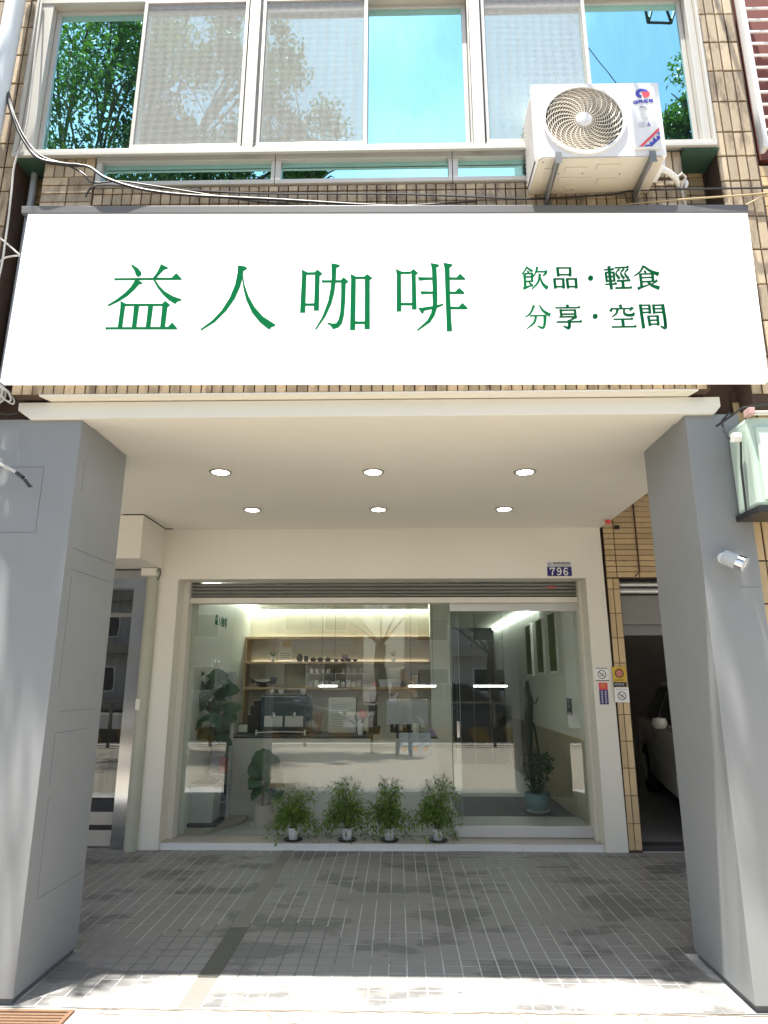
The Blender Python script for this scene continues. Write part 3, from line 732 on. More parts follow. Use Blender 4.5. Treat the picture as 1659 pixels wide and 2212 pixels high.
# shutter and its housing
sh = bx('shutter_box', M['black'], sf, -2.117, 1.822, 6.80, 6.86, 2.31, 2.464)
for i, (z0, z1) in enumerate(((2.425, 2.462), (2.388, 2.423), (2.352, 2.386), (2.318, 2.350))):
    MB().prism([(6.795, z0), (6.765, z0 + .004), (6.752, (z0 + z1) / 2), (6.765, z1 - .004), (6.795, z1)], -2.116, 1.821, 'x').build('slat', M['galv2'], sh)
bx('head_rail', M['white_paint'], sf, -2.117, 1.822, 6.74, 6.86, 2.252, 2.309, bevel=0.003)
bx('warning_label', M['pink'], sf, 1.53, 1.61, 6.750, 6.7515, 2.395, 2.42)
for a, b in ((-2.117, -1.302), (-1.298, 0.615)):
    bx('glass_pane', M['glass'], sf, a, b, 6.835, 6.845, 0.056, 2.2515)
dr = bx('sliding_door', M['steel'], sf, 0.535, 1.822, 6.777, 6.813, 0.062, 0.158, bevel=0.003)
bx('glass_pane', M['glass'], dr, 0.537, 1.82, 6.79, 6.80, 0.1585, 2.1715)
bx('door_rail', M['steel'], dr, 0.535, 1.822, 6.777, 6.813, 2.172, 2.2515, bevel=0.003)
bx('glass_edge', M['glass_edge'], dr, 0.5325, 0.5365, 6.7895, 6.8005, 0.159, 2.171)
bx('glass_edge', M['glass_edge'], sf, 0.6155, 0.6195, 6.8345, 6.8455, 0.0565, 2.2510)
bx('handle', M['chrome'], dr, 0.575, 0.60, 6.765, 6.789, 0.95, 1.10, bevel=0.004)

# ------------------------------------------------------------------ shop room
def struct(name, m, *a):
    return tag(bx(name, m, None, *a), kind='structure')


struct('shop_floor', M['shopfloor'], -2.2, 2.1, 6.8705, 14.0, -0.05, 0.058)
struct('shop_wall_left', M['room'], -2.2, -2.062, 6.8605, 9.5, 0.0585, 2.7)
struct('shop_wall_back', M['room_back'], -2.0615, 0.44, 9.35, 9.48, 0.0585, 2.7)
struct('shop_pillar', M['room'], 0.4405, 0.70, 9.05, 9.48, 0.0585, 2.7)
struct('shop_wall_right', M['room'], 1.955, 2.1, 6.8605, 14.0, 0.0585, 2.7)
struct('shop_wall_end', M['dark'], 0.3, 1.9545, 13.8, 14.0, 0.0585, 2.7)
struct('passage_wall', M['seam'], 0.3, 0.44, 9.481, 13.8, 0.0585, 2.7)
struct('shop_ceiling', M['white_paint'], -2.0615, 1.9545, 6.8605, 13.8, 2.52, 2.68)

# ------------------------------------------------------------------ shop sign
sg = thing('shop_sign', (-0.07, 3.45, 3.1), 'long white sign board with green Chinese lettering above the arcade', 'sign')
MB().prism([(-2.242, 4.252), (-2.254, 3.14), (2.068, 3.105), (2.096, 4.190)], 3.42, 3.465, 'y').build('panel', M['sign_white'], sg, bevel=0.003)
MB().prism([(-2.284, 4.304), (-2.279, 4.2525), (2.0985, 4.1905), (2.100, 4.243)], 3.412, 3.468, 'y').build('cap', M['sign_grey'], sg, bevel=0.003)


def parse(s):
    return [[tuple(int(c) / 1000.0 for c in q.split(',')) for q in p.split()] for p in s.split('|')]


for key, s in GLYPHS.items():
    mb = MB()
    for i, p in enumerate(parse(s)):
        mb.prism(p, 3.4205, 3.4145 - 0.00015 * i, 'y')
    mb.build('dot' if key.startswith('dot') else 'character', M['sign_green'], sg)

# ------------------------------------------------------------------ air conditioner
ac = thing('air_conditioner', (1.18, 3.33, 4.385), 'white outdoor air conditioner unit with round fan grille above the sign', 'air conditioner')
X0, X1, Y0, Y1, Z0, Z1 = 0.815, 1.548, 3.185, 3.455, 4.395, 4.905
FC = (1.096, Y0, 4.648); FR = 0.226
body = MB()
# casing as a shell: front plate with a round opening, sides, top and back
n = 48
fr_pts = []
base = len(body.v)
for k in range(n):
    a = 2 * math.pi * k / n
    body.v.append((FC[0] + FR * math.cos(a), Y0, FC[2] + FR * math.sin(a)))
for k in range(n):
    a = 2 * math.pi * k / n
    body.v.append((FC[0] + (FR - .004) * math.cos(a), Y0 + .06, FC[2] + (FR - .004) * math.sin(a)))
sq = []
for k in range(n):
    a = 2 * math.pi * k / n
    c, s_ = math.cos(a), math.sin(a)
    t = min(((X1 if c > 0 else X0) - FC[0]) / c if abs(c) > 1e-6 else 9, ((Z1 if s_ > 0 else Z0) - FC[2]) / s_ if abs(s_) > 1e-6 else 9)
    body.v.append((FC[0] + t * c, Y0, FC[2] + t * s_))
for k in range(n):
    k2 = (k + 1) % n
    body.face([base + k, base + n + k, base + n + k2, base + k2])
    body.face([base + 2 * n + k, base + k, base + k2, base + 2 * n + k2])
# corner fills of the front plate
for cx_, cz_ in ((X0, Z0), (X1, Z0), (X1, Z1), (X0, Z1)):
    a = math.atan2(cz_ - FC[2], cx_ - FC[0]) % (2 * math.pi)
    k = int(a / (2 * math.pi) * n)
    i = len(body.v); body.v.append((cx_, Y0, cz_))
    body.face([base + 2 * n + k, base + 2 * n + (k + 1) % n, i])
body.box(X0, X1, Y0 + .061, Y1, Z0 + .001, Z1 - .0005)
for q in (((X0, Y0, Z1), (X1, Y0, Z1), (X1, Y0 + .062, Z1), (X0, Y0 + .062, Z1)), ((X0, Y0, Z0), (X0, Y0 + .062, Z0), (X1, Y0 + .062, Z0), (X1, Y0, Z0)),
          ((X0, Y0, Z0), (X0, Y0, Z1), (X0, Y0 + .062, Z1), (X0, Y0 + .062, Z0)), ((X1, Y0, Z0), (X1, Y0 + .062, Z0), (X1, Y0 + .062, Z1), (X1, Y0, Z1))):
    body.quad(*q)
body.build('casing', M['ac_white'], ac, fix=True)
MB().lathe([(0.0, Y0 + .058 - FC[1]), (FR - .006, Y0 + .058 - FC[1]), (FR - .006, Y0 + .0605 - FC[1]), (0, Y0 + .0605 - FC[1])], FC, 48, 0, 'y').build('fan_shroud', M['coil'], ac)
rim = MB().ring(FC, FR - .003, FR + .014, Y0 - .012, Y0 + .004, 64)
rim.build('grille_rim', M['ac_white'], ac, smooth=True)
gr = MB()
for i in range(13):
    rr = 0.055 + i * (FR - .06) / 13
    gr.ring(FC, rr - .0018, rr + .0018, Y0 - .004, Y0 + .004, 48)
for k in range(26):
    a0 = 2 * math.pi * k / 26
    pts = []
    for i in range(9):
        t = i / 8
        rr = 0.045 + (FR - 0.047) * t
        a = a0 + 0.75 * t * t
        pts.append((FC[0] + rr * math.cos(a), Y0 - .004, FC[2] + rr * math.sin(a)))
    gr.tube(pts, 0.0030, 5)
gr.build('fan_grille', M['ac_grille'], ac, fix=False)
MB().lathe([(0, -.016), (.030, -.015), (.044, -.010), (.049, 0), (.049, .006)], FC, 32, 0, 'y').build('grille_hub', M['ac_white'], ac, smooth=True)
for k in range(3):
    a0 = k * 2 * math.pi / 3
    fb = MB()
    ps = []
    for (rr, da) in ((.05, -.25), (.20, -.55), (.21, .1), (.05, .35)):
        ps.append((FC[0] + rr * math.cos(a0 + da), Y0 + .03 + da * .02, FC[2] + rr * math.sin(a0 + da)))
    fb.quad(*ps); ps2 = [(p[0], p[1] + .003, p[2]) for p in ps]; fb.quad(*ps2[::-1])
    fb.build('fan_blade', M['coil'], ac, fix=False)
# base pan, seen from below
bp_ = MB().prism([(X0 + .01, Y0 + .02), (X0 + .03, Y0 + .001), (X1 - .03, Y0 + .001), (X1 - .01, Y0 + .02), (X1 - .005, Y1 + .02), (X0 + .005, Y1 + .02)], Z0 - .012, Z0 - .001, 'z')
bpo = bp_.build('base_pan', M['ac_base'], ac, bevel=0.002)
for (a, b, c, d) in ((.99, 1.12, 3.25, 3.29), (1.17, 1.30, 3.23, 3.27), (.97, 1.16, 3.33, 3.36), (1.20, 1.33, 3.34, 3.40), (1.02, 1.10, 3.39, 3.43), (.87, .93, 3.26, 3.38)):
    bx('rib', M['ac_base'], bpo, a, b, c, d, Z0 - .016, Z0 - .0119, bevel=0.0015)
MB().lathe([(0, Z0 - .0145), (.016, Z0 - .0145), (.016, Z0 - .0119)], (1.07, 3.42, 0), 20).build('drain_hole', M['black'], bpo)
for (a, b) in ((.96, 3.30), (1.10, 3.30), (1.25, 3.27), (1.32, 3.31), (.85, 3.21), (1.50, 3.21)):
    MB().lathe([(0, Z0 - .014), (.004, Z0 - .014), (.004, Z0 - .0119)], (a, b, 0), 8).build('screw', M['black'], bpo)
# condenser fins on the left side
cf = bx('condenser', M['coil'], ac, X0 - .004, X0 - .0005, Y0 + .04, Y1 - .01, Z0 + .02, Z1 - .03)
for i in range(14):
    z = Z0 + .03 + i * .033
    bx('louvre', M['ac_white'], cf, X0 - .011, X0 - .0041, Y0 + .035, Y1 - .005, z, z + .008)
bx('corner_post', M['ac_white'], ac, X0 - .010, X0 - .0006, Y0 + .0005, Y0 + .034, Z0, Z1, bevel=0.003)
bx('side_cover', M['ac_white'], ac, X1 + .0005, X1 + .035, Y0 + .10, Y1 - .03, Z0 + .02, Z0 + .22, bevel=0.006)
# right control panel and its print
pn = bx('label_panel', M['ac_white'], ac, 1.366, 1.518, Y0 - .014, Y0 - .0005, 4.432, 4.866, bevel=0.006)
YL = Y0 - .0152
def disc_sector(name, m, cx, cz, r0, r1, a0, a1, sx=1.0, n=18, dy=0):
    mb = MB()
    pts = [(cx + sx * r1 * math.cos(a0 + (a1 - a0) * i / n), cz + r1 * math.sin(a0 + (a1 - a0) * i / n)) for i in range(n + 1)]
    pts += [(cx + sx * r0 * math.cos(a1 + (a0 - a1) * i / n), cz + r0 * math.sin(a1 + (a0 - a1) * i / n)) for i in range(n + 1)]
    return mb.prism(pts, YL - .001 - dy, YL + .0005, 'y').build(name, m, pn)
disc_sector('emblem_arc', M['blue'], 1.443, 4.814, .015, .034, R(20), R(255), 1.15)
MB().prism([(1.443, 4.824), (1.486, 4.824), (1.484, 4.800), (1.470, 4.786), (1.452, 4.784), (1.443, 4.808)], YL - .0012, YL + .0005, 'y').build('emblem_block', M['red'], pn)


def strokes(name, m, parent, lines, x0, z0, w, h, y, th, dy=.0010):
    """letters drawn as bars: lines are polylines in a unit box"""
    mb = MB(); q = 0
    for pl in lines:
        for (ax, az), (bx_, bz) in zip(pl[:-1], pl[1:]):
            A = Vector((x0 + ax * w, z0 + az * h)); B = Vector((x0 + bx_ * w, z0 + bz * h))
            d = (B - A)
            if d.length < 1e-6: continue
            d.normalize(); nn = Vector((-d.y, d.x)) * th / 2; e = d * th * 0.45
            mb.prism([tuple(A - e + nn), tuple(B + e + nn), tuple(B + e - nn), tuple(A - e - nn)], y, y - dy - q * 0.00006, 'y'); q += 1
    return mb.build(name, m, parent)


LET = {
    'G': [[(.95, .8), (.75, 1), (.25, 1), (0, .75), (0, .25), (.25, 0), (.8, 0), (.95, .2), (.95, .5), (.5, .5)]],
    'R': [[(0, 0), (0, 1), (.75, 1), (.95, .8), (.75, .5), (0, .5)], [(.5, .5), (1, 0)]],
    'E': [[(1, 1), (.25, 1), (0, .75), (0, .25), (.25, 0), (1, 0)], [(0, .5), (.8, .5)]],
    '7': [[(0, .82), (0, 1), (1, 1), (.5, .45), (.42, 0)]],
    '9': [[(.08, .1), (.3, 0), (.7, .05), (.92, .4), (.92, .75), (.7, 1), (.3, 1), (.05, .75), (.3, .48), (.7, .48), (.9, .65)]],
    '6': [[(.92, .9), (.7, 1), (.3, .95), (.08, .6), (.08, .25), (.3, 0), (.7, 0), (.95, .25), (.7, .52), (.3, .52), (.1, .35)]],
}
for i, ch in enumerate('GREE'):
    strokes('letter', M['blue'], pn, LET[ch], 1.388 + i * .030, 4.744 + i * .0035, .022, .017, YL, .0055)
bx('print_patch', M['white'], pn, 1.414, 1.462, YL - .0006, YL + .0004, 4.704, 4.728)
strokes('script', M['blue'], pn, [[(0, .3), (.15, .8), (.2, .2), (.35, .6), (.5, .3), (.65, .6), (.8, .3), (1, .5)]], 1.420, 4.71, .036, .014, YL - .001, .0022)
bx('print_patch', M['white'], pn, 1.424, 1.458, YL - .0006, YL + .0004, 4.640, 4.682)
bx('print_patch', M['palegrey'], pn, 1.402, 1.437, YL - .0006, YL + .0004, 4.578, 4.612)
strokes('print_mark', M['blue'], pn, [[(0, 0), (.5, 1), (1, 0), (0, 0)], [(.2, .3), (.8, .3)]], 1.452, 4.585, .016, .024, YL, .002)
MB().prism([(1.392, 4.444), (1.5155, 4.572), (1.5155, 4.552), (1.411, 4.444)], YL - .0006, YL + .0004, 'y').build('red_stripe', M['red'], pn)
MB().prism([(1.418, 4.444), (1.5155, 4.545), (1.5155, 4.497), (1.464, 4.444)], YL - .0006, YL + .0004, 'y').build('blue_stripe', M['blue'], pn)
strokes('stripe_mark', M['white'], pn, [[(0, .1), (.22, .32)], [(.05, .28), (.2, .12)], [(.3, .38), (.5, .58)], [(.42, .35), (.36, .55)], [(.62, .7), (.8, .85)], [(.75, .6), (.7, .9)], [(.85, .95), (1, .9)]], 1.435, 4.447, .075, .078, YL - .001, .006)
# wall brackets
for xb in (0.930, 1.463):
    b = MB()
    b.box(xb - .018, xb + .018, Y0 - .012, YP - .012, Z0 - .0165, Z0 - .0125)
    b.box(xb - .018, xb - .014, Y0 - .012, YP - .012, Z0 - .055, Z0 - .0166)
    b.box(xb - .018, xb + .018, Y0 - .016, Y0 - .0122, Z0 - .055, Z0 + .018)
    b.prism([(Y0 - .012, Z0 - .0555), (YP - .012, Z0 - .0555), (YP - .012, Z0 - .115)], xb - .018, xb - .013, 'x')
    b.box(xb - .02, xb + .02, YP - .0118, YP - .0105, 4.275, Z0 - .0)
    b.build('bracket', M['galv'], ac, bevel=0.0)

# insulated pipe and a disc fitting right of the unit
pl = thing('wrapped_pipe', (1.60, 3.42, 4.42), 'white wrapped refrigerant pipe curling out right of the air conditioner', 'pipe')
MB().tube([(1.555, 3.40, 4.49), (1.60, 3.38, 4.475), (1.65, 3.39, 4.455), (1.70, 3.42, 4.44), (1.735, 3.48, 4.43)], [.016, .019, .017, .018, .012], 10).build('lagging', M['white'], pl, smooth=True)
MB().tube([(1.70, 3.42, 4.44), (1.73, 3.40, 4.46), (1.755, 3.41, 4.44), (1.74, 3.45, 4.40), (1.76, 3.47, 4.25)], .006, 8).build('tube', M['cable_white'], pl, smooth=True)
di = thing('white_disc', (1.765, 3.5, 4.46), 'white round cover hanging under the green ledge right of the air conditioner', 'cover')
MB().lathe([(0, -.010), (.035, -.009), (.043, 0), (.036, .006), (0, .008)], (0, 0, 0), 24, 0, 'x').build('dish', M['white'], di, smooth=True, local=True)
MB().tube([(.0, 0, 0), (.06, .06, .02)], .006, 6).build('arm', M['galv'], di, local=True)
di.rotation_euler = (0, 0, R(62))

# ------------------------------------------------------------------ pipes and cables on the facade
def cable(name, pts, r, m, label, cat='cable', group=None, n=6):
    P = [Vector(p) for p in pts]
    out = []
    for i in range(len(P) - 1):
        p0, p1, p2, p3 = P[max(i - 1, 0)], P[i], P[i + 1], P[min(i + 2, len(P) - 1)]
        for k in range(6):
            t = k / 6
            out.append(0.5 * ((2 * p1) + (-p0 + p2) * t + (2 * p0 - 5 * p1 + 4 * p2 - p3) * t * t + (-p0 + 3 * p1 - 3 * p2 + p3) * t ** 3))
    out.append(P[-1])
    return tag(MB().tube(out, r, n).build(name, m, None, smooth=True, fix=False), label, cat, group)
cable('cable_bundle', [(-2.70, 3.36, 5.60), (-2.535, 3.37, 5.254), (-2.474, 3.37, 5.143), (-2.402, 3.37, 4.944), (-2.319, 3.37, 4.767), (-2.196, 3.37, 4.610), (-2.033, 3.38, 4.573), (-1.887, 3.38, 4.553), (-1.764, 3.38, 4.467), (-1.558, 3.40, 4.404), (-1.273, 3.42, 4.372), (-0.708, 3.44, 4.345), (-0.066, 3.45, 4.30), (0.788, 3.46, 4.27)], [0.016] * 20 + [0.012] * 20 + [0.008] * 39, M['cable'], 'thick black cable bundle sweeping from the left pipe across below the windows')
cable('thin_cable', [(-2.40, 3.36, 4.96), (-2.30, 3.36, 4.765), (-2.18, 3.365, 4.625), (-2.045, 3.39, 4.585), (-1.922, 3.40, 4.521), (-1.857, 3.40, 4.453), (-1.70, 3.41, 4.47), (-1.484, 3.42, 4.44), (-0.824, 3.44, 4.33), (-0.262, 3.45, 4.29), (0.5, 3.46, 4.33)], 0.005, M['cable'], 'thin black cable crossing the thick bundle at the left tile block')
cable('hooked_cable', [(-1.905, 3.43, 4.375), (-1.89, 3.42, 4.40), (-1.862, 3.415, 4.435), (-1.80, 3.42, 4.452), (-1.6, 3.43, 4.447), (-0.9, 3.445, 4.40), (-0.067, 3.45, 4.385), (0.407, 3.45, 4.36), (0.823, 3.45, 4.335), (1.294, 3.45, 4.355), (1.517, 3.45, 4.385), (2.30, 3.44, 4.38)], 0.006, M['cable'], 'black cable running level along the tile band to behind the air conditioner')
cable('pale_cable', [(-2.38, 3.43, 5.98), (-2.345, 3.40, 5.5), (-2.325, 3.40, 4.90), (-2.36, 3.40, 4.60), (-2.352, 3.40, 4.40), (-2.335, 3.39, 4.10), (-2.338, 3.39, 3.80), (-2.40, 3.39, 3.45)], 0.006, M['cable_white'], 'pale thin cable hanging down the left pilaster')
cable('tan_cable', [(2.35, 3.40, 4.325), (2.10, 3.40, 4.30), (1.75, 3.41, 4.285), (1.45, 3.43, 4.275), (1.233, 3.45, 4.262)], 0.005, pm('tan_cable', (0.45, 0.36, 0.2), 0.5), 'tan cable sagging beneath the air conditioner to the right edge')
cable('tan_wire', [(2.35, 3.40, 4.37), (2.221, 3.40, 4.307), (2.085, 3.405, 4.236)], 0.004, bpy.data.materials['tan_cable'], 'short tan wire slanting down to the right end of the sign cap')
cable('white_wire', [(-2.55, 3.38, 4.20), (-2.376, 3.39, 4.068), (-2.249, 3.41, 3.961)], 0.006, M['cable_white'], 'white wire slanting down to the left edge of the sign')
cable('white_wire', [(-2.52, 3.38, 3.70), (-2.40, 3.39, 3.81), (-2.33, 3.39, 3.92), (-2.247, 3.41, 3.955)], 0.005, M['cable_white'], 'white wire rising to the left edge of the sign')
cable('pvc_pipe', [(-2.515, 3.36, 6.3), (-2.505, 3.36, 5.9), (-2.507, 3.36, 5.2), (-2.515, 3.36, 4.9), (-2.535, 3.36, 3.2)], 0.058, M['pvc'], 'thick pale blue drain pipe at the upper left corner', 'pipe', None, 16)
cable('grey_pipe', [(-2.343, 3.58, 4.68), (-2.34, 3.58, 4.4), (-2.345, 3.58, 3.1)], 0.021, M['pvc_grey'], 'grey plastic pipe in the recess left of the sign', 'pipe', None, 12)
ce = thing('cable_end', (-2.1, 3.5, 2.6), 'cut white cable with a black tip sticking out over the left column', 'cable')
MB().tube([(-2.45, 3.54, 2.74), (-2.31, 3.50, 2.71), (-2.235, 3.49, 2.675), (-2.136, 3.48, 2.628), (-2.085, 3.475, 2.592)], 0.009, 8).build('sheath', M['cable_white'], ce, smooth=True)
MB().tube([(-2.12, 3.478, 2.616), (-2.075, 3.474, 2.585)], 0.0115, 8).tube([(-2.065, 3.473, 2.573), (-2.03, 3.47, 2.535)], 0.010, 8).tube([(-2.04, 3.47, 2.546), (-2.015, 3.468, 2.533)], 0.005, 6).build('tip', M['cable'], ce, smooth=True)
for i, (a, b) in enumerate((('looped grey wire coil beside the left end of the beam', -2.31), ('second looped wire hanging by the left end of the beam', -2.25))):
    pts = [(b + .05 * math.cos(t * 1.1 + i), 3.46 + .006 * t - .03, 3.09 + .055 * math.sin(t * 1.1)) for t in range(0, 15)]
    cable('wire_coil', pts, 0.0045, M['cable_white'], a)
cable('wire_loop', [(-2.40, 3.50, 3.02), (-2.30, 3.50, 2.985), (-2.22, 3.51, 2.98), (-2.19, 3.53, 3.0)], 0.004, M['cable'], 'short dark wire under the left end of the beam')

# spotlight on the right column
sp = thing('spotlight', (1.77, 3.57, 2.12), 'small white cylindrical spotlight on the right grey column', 'spotlight')
MB().lathe([(0, 0), (.030, 0), (.030, -.02), (.012, -.028), (0, -.028)], (1.765, 3.57, 2.135), 20, 0, 'y').build('mount', M['white'], sp, smooth=True)
hd = MB().lathe([(0, 0), (.036, .004), (.040, .015), (.040, .075), (.0405, .0755), (.0405, .085), (.039, .086), (.039, .12), (.034, .122), (.032, .112), (0, .112)], (0, 0, 0), 28)
ho = hd.build('lamp_head', M['pvc_grey'], sp, smooth=True, local=True)
ho.matrix_basis = Matrix.Translation((-.02, -.035, .02)) @ Vector((.62, -.60, -.50)).to_track_quat('Z', 'Y').to_matrix().to_4x4()
MB().lathe([(.0402, .078), (.0412, .079), (.0412, .118), (.0402, .119)], (0, 0, 0), 28, 0, 'z', True).build('front_ring', M['chrome'], sp, smooth=True, local=True).matrix_basis = ho.matrix_basis
lens = MB().lathe([(0, .1135), (.031, .1135), (.031, .1125)], (0, 0, 0), 24).build('lens', M['palegrey'], sp, local=True)
lens.matrix_basis = ho.matrix_basis

# meter box at the right edge
me_ = thing('meter_box', (1.93, 3.42, 2.36), 'pale green meter box fixed beside the right column under the beam', 'meter box')
MB().box(1.872, 2.16, 3.34, 3.56, 2.37, 2.86).build('housing', M['plaque'], me_, bevel=0.02)
bx('cover', pm('meter_cover', (0.58, 0.70, 0.60), 0.12, coat=1.0), me_, 1.905, 2.13, 3.327, 3.3395, 2.40, 2.80, bevel=0.004)
bx('base', M['black'], me_, 1.862, 2.17, 3.333, 3.57, 2.335, 2.3695, bevel=0.004)
bx('clamp', pm('clamp_pink', (0.5, 0.33, 0.3), 0.5), me_, 1.868, 1.90, 3.30, 3.36, 2.862, 2.90, bevel=0.004)
bx('bar', M['cable_white'], me_, 1.9005, 2.2, 3.31, 3.34, 2.868, 2.885, bevel=0.003)
MB().lathe([(0, 0), (.026, 0), (.026, -.04), (0, -.04)], (1.852, 3.40, 2.765), 18, 0, 'x').build('bushing', M['white'], me_, smooth=True)
MB().tube([(1.812, 3.42, 2.765), (1.80, 3.45, 2.82), (1.82, 3.5, 2.90), (1.88, 3.52, 2.96)], .006, 6).tube([(1.855, 3.40, 2.74), (1.85, 3.42, 2.6), (1.855, 3.44, 2.36)], .006, 6).tube([(1.80, 3.53, 2.88), (1.92, 3.45, 2.96), (2.1, 3.45, 2.98)], .007, 6).build('wire', M['cable'], me_, smooth=True)

# ------------------------------------------------------------------ ceiling downlights
LN = ['front left', 'front middle', 'front right', 'rear left', 'rear middle', 'rear right']
dl_ring = MB().lathe([(.060, .004), (.078, .0), (.082, .004), (.082, .012), (.060, .012)], (0, 0, -.012), 32, 0, 'z', True).mesh('trim', pm('lamp_trim', (0.42, 0.40, 0.36), 0.4, 0.3), smooth=True)
dl_lens = MB().lathe([(0, -.006), (.061, -.006), (.061, -.001)], (0, 0, 0), 32).mesh('lens', M['lamp'])
for nm, (lx, ly) in zip(LN, ((-1.29, 4.60), (-.172, 4.62), (.938, 4.64), (-1.295, 5.71), (-.165, 5.72), (.957, 5.73))):
    t = thing('downlight', (lx, ly, 2.9745), 'round lit ceiling downlight, %s of the six' % nm, 'downlight', 'downlights in the arcade ceiling')
    inst('trim', dl_ring, t, None, True); inst('lens', dl_lens, t, None, True)

# ------------------------------------------------------------------ house number plate and stickers
pt = thing('number_plate', (1.6, 6.5, 2.55), 'navy and white house number plate reading 796', 'number plate')
bx('backing', M['white'], pt, 1.474, 1.726, 6.494, 6.4995, 2.478, 2.634, bevel=0.004)
bx('top_field', M['palegrey'], pt, 1.480, 1.720, 6.4925, 6.4938, 2.577, 2.628)
bx('number_field', M['navy'], pt, 1.480, 1.720, 6.4925, 6.4938, 2.484, 2.5765)
for i, ch in enumerate('796'):
    strokes('digit', M['white'], pt, LET[ch], 1.510 + i * .065, 2.497, .042, .066, 6.4924, .0105)
strokes('small_text', M['inkblack'], pt, [[(k / 9 + a, b), (k / 9 + a + .05, c)] for k in range(9) for a, b, c in ((0, .2, .2), (0, .6, .9), (.02, .9, .1), (.0, .5, .55))], 1.545, 2.602, .165, .020, 6.4924, .0035)
strokes('tiny_text', M['midgrey'], pt, [[(k / 12, .2), (k / 12 + .05, .7)] for k in range(12)], 1.545, 2.584, .16, .010, 6.4924, .003)
strokes('emblem', M['midgrey'], pt, [[(0, 0), (1, .2), (.8, 1), (.1, .8), (0, 0)]], 1.492, 2.588, .03, .026, 6.4924, .004)


def sticker(name, label, x0, x1, z0, z1, m, y=6.4985):
    t = thing(name, ((x0 + x1) / 2, y, z0), label, 'sticker', 'stickers beside the shop door')
    bx('sheet', m, t, x0, x1, y - .0012, y, z0, z1)
    return t, y - .0013


def no_smoking(t, y, cx, cz, r):
    MB().ring((cx, y, cz), r * .84, r, y - .0008, y, 32).build('ring', M['inkblack'], t)
    strokes('slash', M['inkblack'], t, [[(0, 1), (1, 0)]], cx - r * .62, cz - r * .62, r * 1.24, r * 1.24, y - .0009, r * .14)
    strokes('cigarette', M['inkblack'], t, [[(.05, .62), (.5, .55), (.9, .75)], [(.1, .25), (.45, .2), (.8, .35)]], cx - r * .6, cz - r * .55, r * 1.2, r * 1.1, y, r * .12)


t, y = sticker('no_smoking_sticker', 'white no smoking sticker on the cream wall right of the door', 1.872, 2.002, 1.482, 1.612, M['white'])
no_smoking(t, y, 1.937, 1.545, .040)
bx('caption', M['midgrey'], t, 1.880, 1.995, y - .0006, y, 1.597, 1.606)
bx('bar', pm('maroon', (0.10, 0.015, 0.015), 0.5), t, 1.874, 2.002, y - .0006, y, 1.4835, 1.492)
t, y = sticker('red_blue_sticker', 'narrow red and navy sticker below the no smoking sheet', 1.899, 1.981, 1.271, 1.468, M['navy'])
bx('top_field', M['red'], t, 1.8995, 1.9805, y - .0006, y, 1.405, 1.4675)
MB().prism([(1.915, 1.455), (1.965, 1.455), (1.955, 1.415), (1.940, 1.432), (1.925, 1.415)], y - .0012, y - .0005, 'y').build('emblem', M['gold'], t)
for xx in (1.914, 1.949):
    strokes('column_text', M['palegrey'], t, [[(0, k / 8), (1, k / 8 + .03)] for k in range(8)] + [[(.5, k / 8 - .03), (.5, k / 8 + .07)] for k in range(8)], xx, 1.285, .018, .118, y, .004)
t, y = sticker('yellow_sticker', 'yellow sticker with a dark round emblem on the tiled door pier', 2.034, 2.160, 1.476, 1.615, M['yellow'], 6.484)
MB().ring((2.097, y, 1.555), .030, .042, y - .0008, y, 28).build('ring', pm('plum', (0.09, 0.015, 0.05), 0.5), t)
MB().lathe([(0, -.0006), (.027, -.0006), (.027, 0)], (2.097, y, 1.555), 24, 0, 'y').build('centre', M['pink'], t)
strokes('text', M['inkblack'], t, [[(k / 5, 0), (k / 5 + .1, 1)] for k in range(5)], 2.05, 1.487, .09, .012, y, .005)
t, y = sticker('black_strip_sticker', 'black strip sticker under the yellow sticker', 2.034, 2.155, 1.432, 1.472, M['inkblack'], 6.484)
strokes('text', M['palegrey'], t, [[(k / 6, 0), (k / 6 + .08, 1)] for k in range(6)] + [[(k / 6, 1), (k / 6 + .1, .9)] for k in range(6)], 2.045, 1.445, .095, .014, y, .004)
t, y = sticker('no_smoking_sheet', 'white no smoking sheet on the tiled door pier', 2.038, 2.172, 1.290, 1.428, M['white'], 6.484)
no_smoking(t, y, 2.103, 1.35, .040)
strokes('text', M['midgrey'], t, [[(k / 7, .2), (k / 7 + .07, .8)] for k in range(7)], 2.05, 1.402, .11, .012, y, .004)

# ------------------------------------------------------------------ neighbour on the right: tiled pier, garage, car
tw = thing('tiled_wall', (2.3, 6.6, 0), 'tan tiled wall and pier beside the dark garage opening', 'wall')
MB().box(2.056, 2.178, 6.497, 7.0, -0.01, 2.4645).build('pier', M['grout'], tw)
pier = bpy.data.objects['pier']
MB().box(2.056, 5.8, 6.497, 6.7, 2.465, 3.13).build('upper_wall', M['grout'], tw)
upw = bpy.data.objects['upper_wall']
zs = [0.02, 0.24, 0.475, 0.71, 0.945, 1.18, 1.415, 1.65, 1.885, 2.12, 2.355, 2.46]
for za, zb in zip(zs[:-1], zs[1:]):
    for xa, xb in ((2.060, 2.108), (2.115, 2.172)):
        put_tile(pier, xa, xb, za + .003, zb - .003, 6.489, M['tile_wall'])
for i in range(17):
    za = 2.468 + i * .0555
    for xa, xb in ((2.060, 2.156), (2.164, 2.374), (2.382, 2.592), (2.600, 2.81)):
        put_tile(upw, xa, xb, za + .003, za + .0525, 6.489, M['tile_wall'])
bx('small_junction', M['black'], tw, 2.17, 2.215, 6.46, 6.4885, 2.95, 2.985, bevel=.003)
